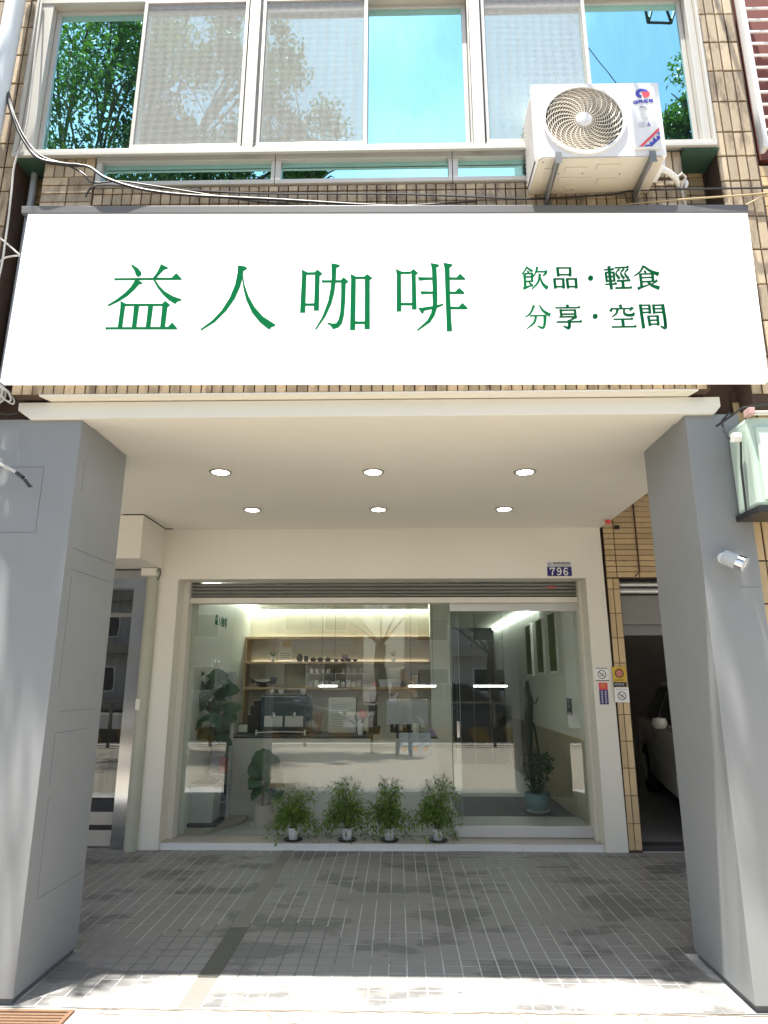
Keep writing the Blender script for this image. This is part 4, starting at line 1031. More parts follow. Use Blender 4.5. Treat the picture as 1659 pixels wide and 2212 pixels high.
MB().tube([(2.378, 6.478, 3.22), (2.379, 6.478, 2.52), (2.33, 6.478, 2.478)], .006, 6).build('conduit', pm('brown_conduit', (0.10, 0.05, 0.035), 0.5), tw, smooth=True)
bx('red_clip', M['red'], tw, 1.99, 2.03, 6.15, 6.2, 2.94, 2.966)
tc = thing('tiled_column', (2.1, 3.9, 0), 'tan tiled neighbour column just right of the grey column', 'column')
core = bx('core', M['grout'], tc, 1.958, 2.30, 3.63, 4.20, -.01, 3.13)
for i in range(13):
    for c in range(5):
        put_tile(core, 1.962 + c * .067, 1.962 + c * .067 + .058, .02 + i * .235, .02 + i * .235 + .226, 3.622, M['tile_wall'])
gd = thing('garage', (2.8, 7.2, 0), 'dark open garage right of the shop with a steel shutter housing', 'garage')
MB().box(5.6, 5.8, 6.71, 13, -.01, 2.9).box(2.18, 5.8, 12.9, 13.0, -.01, 2.9).box(2.18, 5.8, 6.72, 13, 2.9, 3.0).box(2.105, 2.178, 7.01, 13, -.01, 2.9).build('wall', pm('garage_wall', (0.62, 0.61, 0.58), 0.7, var=.1, vs=2), gd)
bx('floor', pm('garage_floor', (0.26, 0.255, 0.25), 0.6, var=0.2, vs=3), gd, 2.18, 5.6, 6.72, 12.9, -.05, 0.008)
hs = bx('shutter_housing', M['steel_dark'], gd, 2.179, 5.6, 6.56, 6.70, 2.02, 2.30, bevel=.004)
MB().tube([(2.185, 6.58, 2.41), (5.6, 6.58, 2.41)], .022, 10).tube([(2.185, 6.57, 2.345), (5.6, 6.57, 2.345)], .026, 10).build('roller', M['steel'], hs, smooth=True)
bx('lower_flap', M['steel_dark'], hs, 2.185, 5.6, 6.66, 6.668, 1.92, 2.019)
bx('kerb_step', M['dark'], gd, 2.18, 5.6, 6.56, 6.715, -.01, 0.045, bevel=.006)


def make_car(name, loc, rz, paint, label, group=None):
    """car pointing along -y, 4.3 m long"""
    t = thing(name, loc, label, 'car', group)
    prof = [(-2.12, .32), (-2.15, .55), (-2.05, .72), (-1.35, .86), (-0.95, .93), (1.55, .97), (2.05, .93), (2.12, .60), (2.08, .32),
            (1.72, .28), (1.68, .48), (1.52, .62), (1.30, .66), (1.08, .62), (.92, .48), (.88, .28),
            (-.92, .26), (-.96, .48), (-1.12, .62), (-1.34, .66), (-1.56, .62), (-1.72, .48), (-1.76, .28)]
    MB().prism(prof, -.86, .86, 'x').build('body', paint, t, bevel=.04, local=True, smooth=True)
    cab = MB()
    b = [(-.95, .94), (1.65, .97)]; tp = [(-.25, 1.44), (1.10, 1.46)]
    n0 = len(cab.v)
    cab.v += [(-.80, b[0][0], b[0][1]), (.80, b[0][0], b[0][1]), (.80, b[1][0], b[1][1]), (-.80, b[1][0], b[1][1]), (-.60, tp[0][0], tp[0][1]), (.60, tp[0][0], tp[0][1]), (.60, tp[1][0], tp[1][1]), (-.60, tp[1][0], tp[1][1])]
    for q in ((0, 3, 2, 1), (4, 5, 6, 7), (0, 1, 5, 4), (1, 2, 6, 5), (2, 3, 7, 6), (3, 0, 4, 7)): cab.face(list(q))
    cab.build('roof', paint, t, bevel=.03, local=True, smooth=True)
    for sx in (-1, 1):
        for (ya, yb, ta, tb) in ((-.78, .32, -.20, .32), (.40, 1.45, .40, 1.02)):
            s = MB()
            z0, z1 = .985, 1.40
            fx = lambda z: sx * (.80 - .20 * (z - .95) / .50 + .006)
            s.v = [(fx(z0), ya, z0), (fx(z0), yb, z0), (fx(z1), tb, z1), (fx(z1), ta, z1)]
            s.v += [(v[0] - sx * .01, v[1], v[2]) for v in s.v]
            for q in ((0, 1, 2, 3), (4, 5, 6, 7), (0, 1, 5, 4), (1, 2, 6, 5), (2, 3, 7, 6), (3, 0, 4, 7)): s.face(list(q))
            s.build('side_window', M['car_dark'], t, local=True)
        bx('door_handle', M['steel_dark'], t, sx * .845, sx * .885, .10, .26, .80, .835, bevel=.006, local=True)
        bx('door_seam', M['seam'], t, sx * .855, sx * .8612, .352, .358, .35, .93, local=True)
        MB().lathe([(0, -.07), (.06, -.06), (.085, -.01), (.07, .05), (0, .06)], (sx * .93, -.72, 1.02), 16).build('mirror', paint, t, smooth=True, local=True)
        bx('headlight', M['palegrey'], t, sx * .50, sx * .82, -2.16, -2.06, .58, .70, bevel=.01, local=True)
        for wy in (-1.34, 1.30):
            w = MB().lathe([(.0, -.10), (.20, -.10), (.30, -.09), (.32, -.05), (.32, .05), (.30, .09), (.20, .10), (0, .10)], (sx * .77, wy, .32), 28, 0, 'x').build('wheel', M['tyre'], t, smooth=True, local=True)
            MB().lathe([(0, -.105), (.19, -.104), (.19, .104), (0, .105)], (sx * .77, wy, .32), 20, 0, 'x').build('rim', M['steel'], w, smooth=True, local=True)
    ws = MB(); ws.v = [(-.72, -.865, 1.0), (.72, -.865, 1.0), (.57, -.30, 1.405), (-.57, -.30, 1.405)]
    ws.v = [(v[0], v[1] - .004, v[2] + .004) for v in ws.v] + [(v[0], v[1] + .01, v[2] - .01) for v in ws.v]
    for q in ((0, 1, 2, 3), (4, 5, 6, 7), (0, 1, 5, 4), (1, 2, 6, 5), (2, 3, 7, 6), (3, 0, 4, 7)): ws.face(list(q))
    ws.build('windscreen', M['car_dark'], t, local=True)
    bx('bumper', paint, t, -.78, .78, -2.17, -2.10, .34, .52, bevel=.02, local=True)
    t.rotation_euler = (0, 0, rz)
    return t


make_car('parked_car', (3.99, 8.33, 0.008), R(-12), M['car'], 'cream car parked inside the dark garage on the right')

# neighbour on the left
nb = thing('neighbour_shop', (-2.8, 6.6, 0), 'neighbouring shop entrance with mirror-polished post and dark glass door on the left', 'shopfront')
MB().lathe([(.0, 0.0), (.055, 0.0), (.055, 2.58), (0, 2.58)], (-2.42, 6.49, 0), 20).build('pillar', M['pillar_green'], nb, smooth=True)
MB().box(-2.50, -2.406, 6.52, 6.70, 0.0, 2.58).build('pillar_back', M['pillar_green'], nb)
bx('post', M['mirror'], nb, -2.625, -2.502, 6.53, 6.66, 0.0, 2.56)
bx('post_head', M['mirror'], nb, -3.4, -2.6255, 6.53, 6.66, 2.38, 2.56)
MB().box(-3.4, -2.6255, 6.60, 6.612, .42, 2.379).build('glass_door', mirror_glass('dark_door_glass', (0.55, 0.58, 0.58), (0.02, 0.02, 0.02), 0.18), nb)
for z0, z1, m in ((.31, .419, 'dark'), (.20, .309, 'sill'), (.155, .199, 'black'), (.02, .154, 'sill')):
    bx('step', M[m], nb, -3.4, -2.6255, 6.56, 6.70, z0, z1)
bx('rail', M['steel_dark'], nb, -3.4, -2.6255, 6.59, 6.5999, 2.10, 2.14)
bx('fabric_panel', M['cream'], nb, -2.47, -2.43, 6.43, 6.436, 1.22, 1.32)
MB().box(-3.6, -2.345, 5.90, 6.498, 2.57, 2.9745).build('duct_box', M['white_paint'], nb, bevel=.004)
MB().prism([(-3.6, 3.75), (-2.2655, 3.75), (-2.2655, 6.499), (-2.3445, 6.499), (-2.3445, 5.899), (-3.6, 5.899)], 2.985, 3.1, 'z').build('ceiling_panel', M['ceil'], nb)
MB().box(-3.6, -2.405, 6.505, 6.75, 2.59, 2.9745).build('upper_panel', M['seam'], nb)
bx('alarm_box', M['white_paint'], nb, -2.52, -2.37, 6.40, 6.47, 2.49, 2.565, bevel=.008)
cable('alarm_wire', [(-2.37, 6.43, 2.53), (-2.35, 6.44, 2.56), (-2.345, 6.45, 2.50), (-2.37, 6.45, 2.45)], .005, M['cable'], 'short dark wire beside the white alarm box on the left', 'cable')
# further blocks of the row, beyond the frame
for lab, (xa, xb) in (('tiled neighbouring building block left of the pilaster', (-14, -2.80)), ('tiled neighbouring building block right of the grille window', (2.98, 14))):
    t = thing('neighbour_building', ((xa + xb) / 2, 7, 0), lab, 'building')
    bx('wall', M['tile_wall'], t, xa, xb, 3.50, 11.5, 3.14, 14)
    bx('back_wall', M['bldg2'], t, xa if xa < 0 else 5.82, -3.61 if xa < 0 else xb, 6.9, 7.1, -.05, 3.13)
    for i in range(2):
        cxx = (-5.6 - 3.6 * i) if xa < 0 else (6.1 + 3.6 * i)
        bx('column', M['bldg2'], t, cxx - .25, cxx + .25, 3.55, 4.1, -.05, 3.139)
ib = thing('iron_bracket', (1.69, 3.4, 5.95), 'dark iron bracket frame mirrored at the top of the right upper window', 'bracket')
_k = lambda p: (p[0] * 1.262, 2.86, 1.5 + (p[2] - 1.5) * 1.262)
for a_, b_ in (((1.575, 3.30, 5.75), (1.591, 3.30, 5.497)), ((1.591, 3.30, 5.497), (1.733, 3.30, 5.487)), ((1.733, 3.30, 5.487), (1.81, 3.30, 5.72)), ((1.67, 3.30, 5.75), (1.594, 3.30, 5.50)), ((1.695, 3.30, 5.75), (1.735, 3.30, 5.49))):
    MB().tube([_k(a_), _k(b_)], .012, 4).build('bar', M['barrier_k'], ib)
MB().box(1.95, 2.32, 2.84, 2.88, 6.865, 6.90).box(2.0, 2.03, 2.8805, 3.475, 6.868, 6.897).box(2.22, 2.25, 2.8805, 3.475, 6.868, 6.897).build('arm', M['barrier_k'], ib)
gt = thing('grille_window', (2.6, 3.5, 4.7), 'white barred window grille over red-brown panels at the upper right edge', 'window')
bx('frame', M['white'], gt, 2.275, 2.305, 3.44, 3.50, 4.68, 6.1, bevel=.003)
bx('back_panel', M['rust'], gt, 2.3055, 2.95, 3.55, 3.58, 4.68, 6.1)
bx('side_wall', M['grout'], gt, 2.248, 2.979, 3.60, 3.75, 3.14, 6.2)
for i in range(14):
    bx('bar', M['white'], gt, 2.3055, 2.95, 3.455, 3.467, 4.72 + i * .0965, 4.734 + i * .0965, bevel=.002)
bx('lower_wall', M['tile_wall'], gt, 2.2475, 2.979, 3.51, 3.5995, 3.14, 4.60)
for i in range(20):
    put_tile(gt, 2.262, 2.45, 3.15 + i * .072, 3.15 + i * .072 + .066, 3.500, M['tile_wall'])

# ------------------------------------------------------------------ plants
def leafy_quad(mb, p, d, nrm, L, W, fold=.15):
    """pointed leaf of two folded halves"""
    d = d.normalized(); s = d.cross(nrm)
    if s.length < 1e-4: s = d.cross(Vector((1, 0, 0)))
    s.normalize(); u = s.cross(d).normalized()
    n = len(mb.v)
    mid = p + d * L * .5 - u * L * .05; tip = p + d * L - u * L * .12
    mb.v += [tuple(p), tuple(p + d * L * .45 + s * W * .5 + u * W * fold), tuple(tip), tuple(p + d * L * .45 - s * W * .5 + u * W * fold), tuple(mid)]
    mb.face([n, n + 4, n + 2, n + 1]); mb.face([n, n + 3, n + 2, n + 4])


def rvec(r):
    return Vector((r.gauss(0, 1), r.gauss(0, 1), r.gauss(0, 1))).normalized()


def fern(cx, label, seed, shape, hang=()):
    r = random.Random(seed)
    t = thing('potted_plant', (cx, 6.66, 0.055), label, 'plant', 'potted plants on the shop sill')
    MB().lathe([(0, .0), (.070, .0), (.086, .006), (.088, .016), (.078, .014), (.066, .009), (0, .009)], n=28).build('saucer', M['black'], t, smooth=True, local=True)
    MB().lathe([(0, .010), (.036, .010), (.040, .014), (.044, .055), (.0455, .058), (.0455, .062), (.047, .063), (.052, .100), (.056, .101), (.056, .111), (.050, .111), (.049, .098), (0, .098)], n=28).build('pot', M['pot_white'], t, smooth=True, local=True)
    MB().lathe([(0, .108), (.03, .106), (.049, .100)], n=18).build('soil', M['soil'], t, local=True)
    st, lf = MB(), MB()
    lean = r.uniform(-.035, .035)
    stems = []
    for i in range(58 + (seed * 7) % 17):
        a = r.uniform(0, 2 * math.pi)
        up = abs(r.gauss(0, .6))
        wx, h = shape
        reach = r.uniform(.25, 1.0) * wx
        hh = h * r.uniform(.45, 1.0) * (1.0 - .35 * reach / wx)
        stems.append((a, reach, hh, r.uniform(-.14, .02)))
    for i in range(12):
        stems.append((r.uniform(0, 6.28), r.uniform(.3, .8) * shape[0], shape[1] * r.uniform(1.0, 1.25), r.uniform(-.10, -.02)))
    for (a, reach, drop) in hang:
        stems.append((a, reach, .14, drop))
    for (a, reach, hh, droop) in stems:
        pts = []
        b = Vector((r.uniform(-.02, .02), r.uniform(-.02, .02), .10))
        dx, dy = math.cos(a), math.sin(a) * .62
        for k in range(8):
            s = k / 7
            pts.append(b + Vector((dx * reach * s ** 1.35 + lean * s, dy * reach * s ** 1.35, hh * (1 - (1 - s) ** 2.2) + (droop - .30 * reach) * s ** 3 + lean * 0)))
        st.tube(pts, [.0022 * (1 - .7 * k / 7) for k in range(8)], 4, cap=False)
        for k in range(3, 8):
            p = pts[k]; d = (pts[k] - pts[k - 1]).normalized()
            for q in range(r.choice((2, 3, 4))):
                dd = (d * .5 + rvec(r) * .9 + Vector((0, 0, -.12))).normalized()
                tw = p + dd * r.uniform(.012, .05)
                leafy_quad(lf, tw, (dd + rvec(r) * .5), Vector((0, 0, 1)) + rvec(r) * .5, r.uniform(.026, .05), r.uniform(.011, .019))
                if r.random() < .6:
                    leafy_quad(lf, tw + rvec(r) * .012, (dd + rvec(r) * .8), Vector((0, 0, 1)) + rvec(r) * .5, r.uniform(.02, .04), r.uniform(.010, .016))
    st.build('stems', M['stem'], t, local=True, fix=False)
    tag(lf.build('foliage', M['leaf_fern'], t, local=True, fix=False), kind='stuff')
    return t


fern(-.975, 'potted leafy plant in white pot nearest the beige pot, leftmost of the four', 11, (.27, .31), ((3.2, .26, -.10), (.1, .25, -.06)))
fern(-.475, 'potted leafy plant trailing low to its left, second of the four', 12, (.28, .37), ((3.1, .27, -.26), (3.3, .24, -.30), (2.9, .22, -.22), (.2, .2, -.2), (4.6, .16, -.30)))
fern(-.085, 'bushy potted plant in white pot, third of the four on the sill', 13, (.26, .34), ((.1, .22, -.22), (-.3, .2, -.26)))
fern(.365, 'dense green potted plant beside the sliding door edge, fourth on the sill', 14, (.25, .36), ((.05, .26, -.22), (.3, .22, -.2)))


def big_leaf(name, m, L, W, cup=.12, obovate=True):
    """broad leaf along +y with midrib fold"""
    mb = MB()
    prof = [(0, .02), (.12, .18), (.3, .55 if obovate else .8), (.5, .82 if obovate else 1.0), (.72, 1.0 if obovate else .85), (.9, .72 if obovate else .45), (1.0, .08)]
    rows = []
    for (t, w) in prof:
        z = -.25 * L * t * t
        rows.append([(-w * W / 2, t * L, z + cup * W * w), (0, t * L, z), (w * W / 2, t * L, z + cup * W * w)])
    for row in rows: mb.v += row
    for i in range(len(rows) - 1):
        for k in range(2):
            a = i * 3 + k
            mb.face([a, a + 1, a + 4, a + 3])
    return mb.mesh(name, m, smooth='all', fix=False)


def aim_leaf(me, parent, p, d, n, s):
    d = d.normalized(); side = d.cross(n).normalized(); n = side.cross(d).normalized()
    Mx = Matrix(((side.x * s, d.x * s, n.x * s, p.x), (side.y * s, d.y * s, n.y * s, p.y), (side.z * s, d.z * s, n.z * s, p.z), (0, 0, 0, 1)))
    return inst('leaf', me, parent, Mx, True)


def put_leaf(me, parent, p, yaw, pitch, s, roll=0.0):
    Mx = Matrix.Translation(p) @ Matrix.Rotation(yaw, 4, 'Z') @ Matrix.Rotation(pitch, 4, 'X') @ Matrix.Rotation(roll, 4, 'Y') @ Matrix.Scale(s, 4)
    return inst('leaf', me, parent, Mx, True)


# fiddle leaf fig in the beige pot
fg = thing('fiddle_leaf_fig', (-1.37, 7.33, 0.058), 'small fiddle leaf fig in a round beige pot inside the window', 'plant')
MB().lathe([(0, 0), (.135, 0), (.145, .012), (.138, .012), (.12, .006), (0, .006)], n=32).build('saucer', M['white'], fg, smooth=True, local=True)
MB().lathe([(0, .008), (.112, .008), (.120, .016), (.116, .19), (.110, .195), (.104, .19), (.104, .17), (0, .17)], n=36).build('pot', M['pot_beige'], fg, smooth=True, local=True)
MB().lathe([(0, .178), (.06, .175), (.104, .165)], n=18).build('soil', M['soil'], fg, local=True)
MB().tube([(-.03, 0, .17), (-.03, 0, .3), (-.01, .01, .45), (0, 0, .62)], [.010, .009, .007, .005], 7).tube([(.03, .01, .17), (.05, .01, .28), (.06, 0, .40)], [.007, .006, .004], 6).build('trunk', M['stem'], fg, smooth=True, local=True)
lm = big_leaf('fig_leaf', M['leaf_fig'], .19, .15)
r = random.Random(3)
for i in range(30):
    f_ = i / 29
    z = .30 + .30 * f_
    sd = -1 if i % 2 else 1
    a = sd * (1.75 - 1.45 * f_) + r.uniform(-.35, .35)
    if i % 5 == 4: a *= .3
    px = -.02 + (.05 if (i % 3 == 0 and z < .45) else 0)
    d_ = Vector((math.sin(a), r.uniform(-.5, .35), math.cos(a) * .9 + .15))
    aim_leaf(lm, fg, Vector((px + sd * .012, r.uniform(-.02, .02), z)), d_, Vector((r.uniform(-.5, .5), -1, r.uniform(-.1, .7))), r.uniform(.72, 1.0) * (1.0 if f_ < .8 else .85))

# rubber tree in the square planter
rt = thing('rubber_tree', (-1.965, 7.12, 0.058), 'tall rubber plant in a square grey planter behind the left glass', 'plant')
pmb = MB()
pmb.v = [(-.135, -.135, .075), (.135, -.135, .075), (.135, .135, .075), (-.135, .135, .075), (-.15, -.15, .43), (.15, -.15, .43), (.15, .15, .43), (-.15, .15, .43)]
for q in ((0, 3, 2, 1), (4, 5, 6, 7), (0, 1, 5, 4), (1, 2, 6, 5), (2, 3, 7, 6), (3, 0, 4, 7)): pmb.face(list(q))
pmb.build('planter', M['pot_grey'], rt, bevel=.006, local=True)
bx('tray', M['black'], rt, -.165, .19, -.17, .17, .045, .0745, bevel=.01, local=True)
bx('soil', M['soil'], rt, -.13, .13, -.13, .13, .425, .437, local=True)
MB().tube([(.02, 0, .43), (.03, 0, .55), (.055, 0, .72), (.05, 0, .85), (.02, 0, 1.05), (-.01, 0, 1.25), (-.05, .0, 1.48)], [.019, .017, .015, .012, .010, .008, .004], 8).tube([(.05, 0, .80), (-.02, .0, .90), (-.09, 0, 1.0)], [.009, .007, .004], 6).tube([(.05, 0, .86), (.10, -.02, 1.0), (.14, -.03, 1.15)], [.008, .006, .004], 6).tube([(.0, 0, 1.12), (.08, -.02, 1.30), (.12, -.02, 1.45)], [.007, .005, .003], 6).build('trunk', M['bark'], rt, smooth=True, local=True)
lm2 = big_leaf('rubber_leaf', M['leaf_rub'], .24, .155, .08, False)
r = random.Random(8)
spots = [(-.05, 1.48), (-.03, 1.40), (.0, 1.32), (.10, 1.42), (.12, 1.36), (.06, 1.30), (0, 1.22), (.01, 1.14), (.13, 1.14), (.11, 1.06), (.02, 1.04), (.03, .98), (-.09, 1.0), (-.06, .95), (-.08, .98), (.14, 1.16), (.05, .9)]
for i, (lx, lz) in enumerate(spots):
    for k in range(2):
        a = (2.3 if (i + k) % 2 else -2.3) * r.uniform(.35, 1.0)
        d_ = Vector((math.sin(a), r.uniform(-.6, .3), math.cos(a) * .6 - .25))
        aim_leaf(lm2, rt, Vector((lx, r.uniform(-.03, .03), lz + r.uniform(-.04, .04))), d_, Vector((r.uniform(-.7, .7), -1, r.uniform(-.2, 1.0))), r.uniform(.65, 1.0))
ws = thing('window_step', (-1.9, 7.0, 0.058), 'low beige wooden step the square planter stands on', 'step')
MB().prism([(-2.0615, 6.873), (-1.87, 6.873), (-1.60, 7.35), (-1.60, 7.58), (-2.0615, 7.58)], .0585, .101, 'z').build('tread', M['wains'], ws, bevel=.003)

# plant in the blue pot by the right wall
bp2 = thing('tall_plant', (1.56, 8.0, 0.0625), 'tall dark cactus-like plant in a blue glazed pot on the grey mat', 'plant')
MB().lathe([(0, 0), (.10, 0), (.125, .018), (.115, .02), (0, .02)], n=28).build('saucer', M['white'], bp2, smooth=True, local=True)
MB().lathe([(0, .021), (.095, .021), (.10, .05), (.125, .075), (.14, .13), (.138, .20), (.128, .205), (.125, .17), (0, .17)], n=32).build('pot', M['pot_blue'], bp2, smooth=True, local=True)
MB().tube([(-.03, 0, .17), (-.06, 0, .6), (-.05, 0, 1.0), (-.03, 0, 1.20), (-.06, 0, 1.34), (-.05, 0, 1.42)], [.03, .028, .05, .045, .035, .015], 9).tube([(.02, 0, .17), (.06, 0, .5), (.0, 0, .95)], .012, 6).tube([(-.03, 0, 1.15), (.04, 0, 1.18), (.07, 0, 1.24)], [.012, .009, .004], 6).build('trunk', pm('cactus', (0.025, 0.035, 0.022), 0.6, var=.2, vs=20), bp2, smooth=True, local=True)
lf = MB(); r = random.Random(21)
for i in range(420):
    p = Vector((r.gauss(.0, .06), r.gauss(0, .06), r.uniform(.2, .62)))
    if i % 4 == 0: p = Vector((.05 + r.uniform(0, .14), r.gauss(0, .05), r.uniform(.42, .60)))
    leafy_quad(lf, p, rvec(r) + Vector((0, 0, .3)), rvec(r), r.uniform(.03, .07), r.uniform(.02, .035))
tag(lf.build('foliage', M['leaf_rub'], bp2, local=True, fix=False), kind='stuff')

# ------------------------------------------------------------------ interior of the shop
ct = thing('service_counter', (-.7, 7.9, .06), 'long pale service counter with black worktop inside the shop', 'counter')
bx('front_panel', M['counter'], ct, -1.87, -.30, 7.60, 7.66, .0585, .873)
MB().box(-.2995, -.02, 7.60, 7.66, .0585, .715).box(-.0195, .43, 7.60, 7.66, .0585, .873).build('front_panel', M['counter'], ct)
bx('end_panel', M['counter'], ct, .37, .43, 7.6605, 8.3, .0585, .873)
bx('worktop', M['black'], ct, -1.875, -.30, 7.59, 8.3, .874, .895, bevel=.003)
bx('worktop', M['black'], ct, -.02, .435, 7.59, 8.3, .874, .895, bevel=.003)
bx('display_well', M['clear'], ct, -.295, -.025, 7.605, 7.612, .716, .86)
bx('back_bench', M['dark'], ct, -2.05, -.3, 8.32, 8.36, .0585, .86)
# menus taped to the counter
for i, lab in enumerate(('pale blue menu sheet on the counter front, left of three', 'pale blue menu sheet on the counter front, middle of three', 'pale blue menu sheet on the counter front, right of three')):
    t = thing('menu_sheet', (.065 + i * .116, 7.58, .72), lab, 'menu', 'menu sheets on the counter front')
    x0 = .01 + i * .117
    bx('sheet', M['paper_blue'], t, x0, x0 + .112, 7.582, 7.5835, .72, .935)
    strokes('print', M['midgrey'], t, [[(.1, .9), (.7, .9)], [(.1, .82), (.5, .82)], [(.1, .6), (.6, .6)], [(.1, .5), (.55, .5)]], x0, .72, .112, .215, 7.5819, .004)
    bx('food_picture', M['gold'], t, x0 + .03, x0 + .085, 7.581, 7.5818, .745, .785)
    bx('green_picture', M['leaf_fig'], t, x0 + .045, x0 + .095, 7.581, 7.5818, .787, .80)
em = thing('espresso_machine', (-1.3, 8.05, .896), 'dark teal espresso machine on the counter', 'coffee machine')
bx('body', M['teal'], em, -1.59, -1.02, 7.95, 8.25, .93, 1.31, bevel=.015)
bx('base', M['black'], em, -1.60, -1.01, 7.88, 8.26, .8955, .9295, bevel=.006)
for a in (-1.43, -1.19):
    bx('front_plate', M['steel'], em, a - .11, a + .10, 7.938, 7.9495, .97, 1.09, bevel=.004)
    MB().lathe([(0, 0), (.025, 0), (.025, -.05), (0, -.05)], (a, 7.92, 1.13), 14).tube([(a, 7.92, 1.09), (a, 7.83, 1.08)], .009, 6).build('group_head', M['chrome'], em, smooth=True)
bx('top_tray', M['black'], em, -1.56, -1.05, 7.98, 8.22, 1.311, 1.325)
for a in (-1.49, -1.38, -1.12):
    MB().lathe([(0, 1.326), (.022, 1.326), (.033, 1.385), (.030, 1.385), (.02, 1.332), (0, 1.332)], (a, 8.08, 0), 14).build('cup', M['white'], em, smooth=True)
MB().tube([(-1.57, 7.70, .925), (-1.3, 7.70, .935), (-1.05, 7.70, .93)], .006, 6).box(-1.585, -1.565, 7.695, 7.705, .896, .955).box(-1.045, -1.025, 7.695, 7.705, .896, .955).build('rail', M['white'], em)
gk = thing('grinder', (-1.66, 8.05, .896), 'black stepped coffee grinder left of the espresso machine', 'grinder')
MB().box(-1.74, -1.61, 7.95, 8.15, .8955, 1.10).box(-1.71, -1.61, 7.96, 8.14, 1.1005, 1.20).box(-1.68, -1.61, 7.97, 8.13, 1.2005, 1.26).build('housing', M['black'], gk, bevel=.008)
bk = thing('black_dispenser', (-2.0, 8.2, .896), 'tall black dispenser at the left end of the counter', 'dispenser')
bx('body', M['black'], bk, -2.04, -1.94, 7.95, 8.2, .8955, 1.22, bevel=.01)
bx('spout', M['chrome'], bk, -2.0, -1.97, 7.92, 7.9495, 1.05, 1.10)
pf = thing('photo_stand', (-1.78, 7.95, .896), 'small framed card standing at the left of the counter', 'frame')
MB().box(-1.84, -1.72, 7.94, 7.952, .8955, 1.01).build('frame', M['black'], pf)
bx('card', M['paper'], pf, -1.83, -1.73, 7.936, 7.9395, .91, .995)
mbd = thing('menu_board', (-.64, 7.95, .896), 'white standing menu board on the counter', 'menu board')
bx('board', M['paper'], mbd, -.80, -.48, 7.94, 7.955, .91, 1.295)
bx('edge', M['black'], mbd, -.4795, -.468, 7.935, 7.96, .91, 1.30)
strokes('print', M['midgrey'], mbd, [[(.1, .92), (.25, .92)]] + [[(.12, .8 - k * .07), (.75 - .1 * (k % 3), .8 - k * .07)] for k in range(10)], -.80, .91, .32, .385, 7.9399, .004)
bx('foot', M['wood'], mbd, -.78, -.50, 7.92, 8.0, .8955, .9095)
ff = thing('desk_fan', (-.40, 7.9, .896), 'small coral round desk fan on the counter', 'fan')
MB().lathe([(0, -.02), (.045, -.018), (.05, 0), (.045, .018), (0, .02)], (-.40, 7.9, 1.115), 22, 0, 'y').build('head', M['pink'], ff, smooth=True)
MB().tube([(-.40, 7.9, 1.065), (-.40, 7.9, .93)], .01, 8).lathe([(0, .896), (.045, .896), (.04, .93), (0, .93)], (-.40, 7.9, 0), 18).build('stand', M['black'], ff, smooth=True)
pc = thing('paper_cup', (-.42, 7.78, .896), 'white takeaway cup in front of the coral fan', 'cup')
MB().lathe([(0, .896), (.026, .896), (.036, 1.005), (.038, 1.006), (.037, 1.02), (0, 1.02)], (-.42, 7.76, 0), 18).build('cup', M['white'], pc, smooth=True)
ts = thing('till_screen', (.17, 7.95, .896), 'large pale till screen seen from behind', 'screen')
bx('screen', M['palegrey'], ts, -.13, .345, 7.93, 7.955, 1.0, 1.275, bevel=.006)
MB().box(.05, .15, 7.97, 7.99, .93, 1.05).box(.0, .2, 7.93, 8.05, .8955, .93).build('foot', M['black'], ts, bevel=.004)
jr = thing('drink_tumbler', (.21, 7.80, .896), 'pale tumbler in front of the till screen', 'tumbler')
MB().lathe([(0, .896), (.03, .896), (.036, 1.02), (0, 1.02)], (.20, 7.76, 0), 16).build('tumbler', M['paper'], jr, smooth=True)
lp = thing('lilac_ornament', (.36, 7.75, .896), 'small lilac bell ornament at the counter end', 'ornament')
MB().lathe([(0, .896), (.055, .896), (.05, .92), (.025, .955), (.008, .97), (0, .972)], (.37, 7.72, 0), 16).build('bell', M['lilac'], lp, smooth=True)
mn = thing('counter_plant', (-.22, 7.95, .896), 'dark palm leaves in a pot between menu board and till', 'plant')
MB().lathe([(0, .896), (.04, .896), (.055, .98), (0, .98)], (-.25, 7.95, 0), 18).build('pot', M['black'], mn, smooth=True)
pmsh = big_leaf('palm_leaf', M['leaf_rub'], .24, .035, .1, False)
for i in range(11):
    o_ = put_leaf(pmsh, mn, Vector((-.25 + .22 - .22, 0, .085)), -1.2 + i * .28 + (0 if i % 2 else 1.5), R(50 - 6 * (i % 5)), 1.0)
for lab, xx in (('dark coffee bean hopper above the counter plant', -.295), ('dark coffee bean hopper behind the till screen', -.04)):
    h = thing('bean_hopper', (xx, 8.15, .896), lab, 'hopper', 'bean hoppers')
    MB().lathe([(0, 1.22), (.03, 1.22), (.045, 1.26), (.05, 1.33), (.045, 1.345), (0, 1.345)], (xx, 8.15, 0), 18).build('hopper', M['purple'], h, smooth=True)
    bx('grinder_body', M['black'], h, xx - .05, xx + .05, 8.1, 8.25, .8955, 1.2195, bevel=.01)
bo = thing('supply_jar', (-.93, 8.0, .896), 'clear jar of stirrers right of the espresso machine', 'jar')
MB().lathe([(0, .896), (.04, .896), (.042, 1.02), (0, 1.02)], (-.92, 7.9, 0), 16).build('jar', M['clear'], bo, smooth=True)
for k in range(6):
    MB().tube([(-.93 + .008 * k, 7.9, .91), (-.96 + .02 * k, 7.9, 1.12 + .01 * (k % 3))], .004, 5).build('stirrer', M['wood'] if k % 2 else M['pink'], bo)

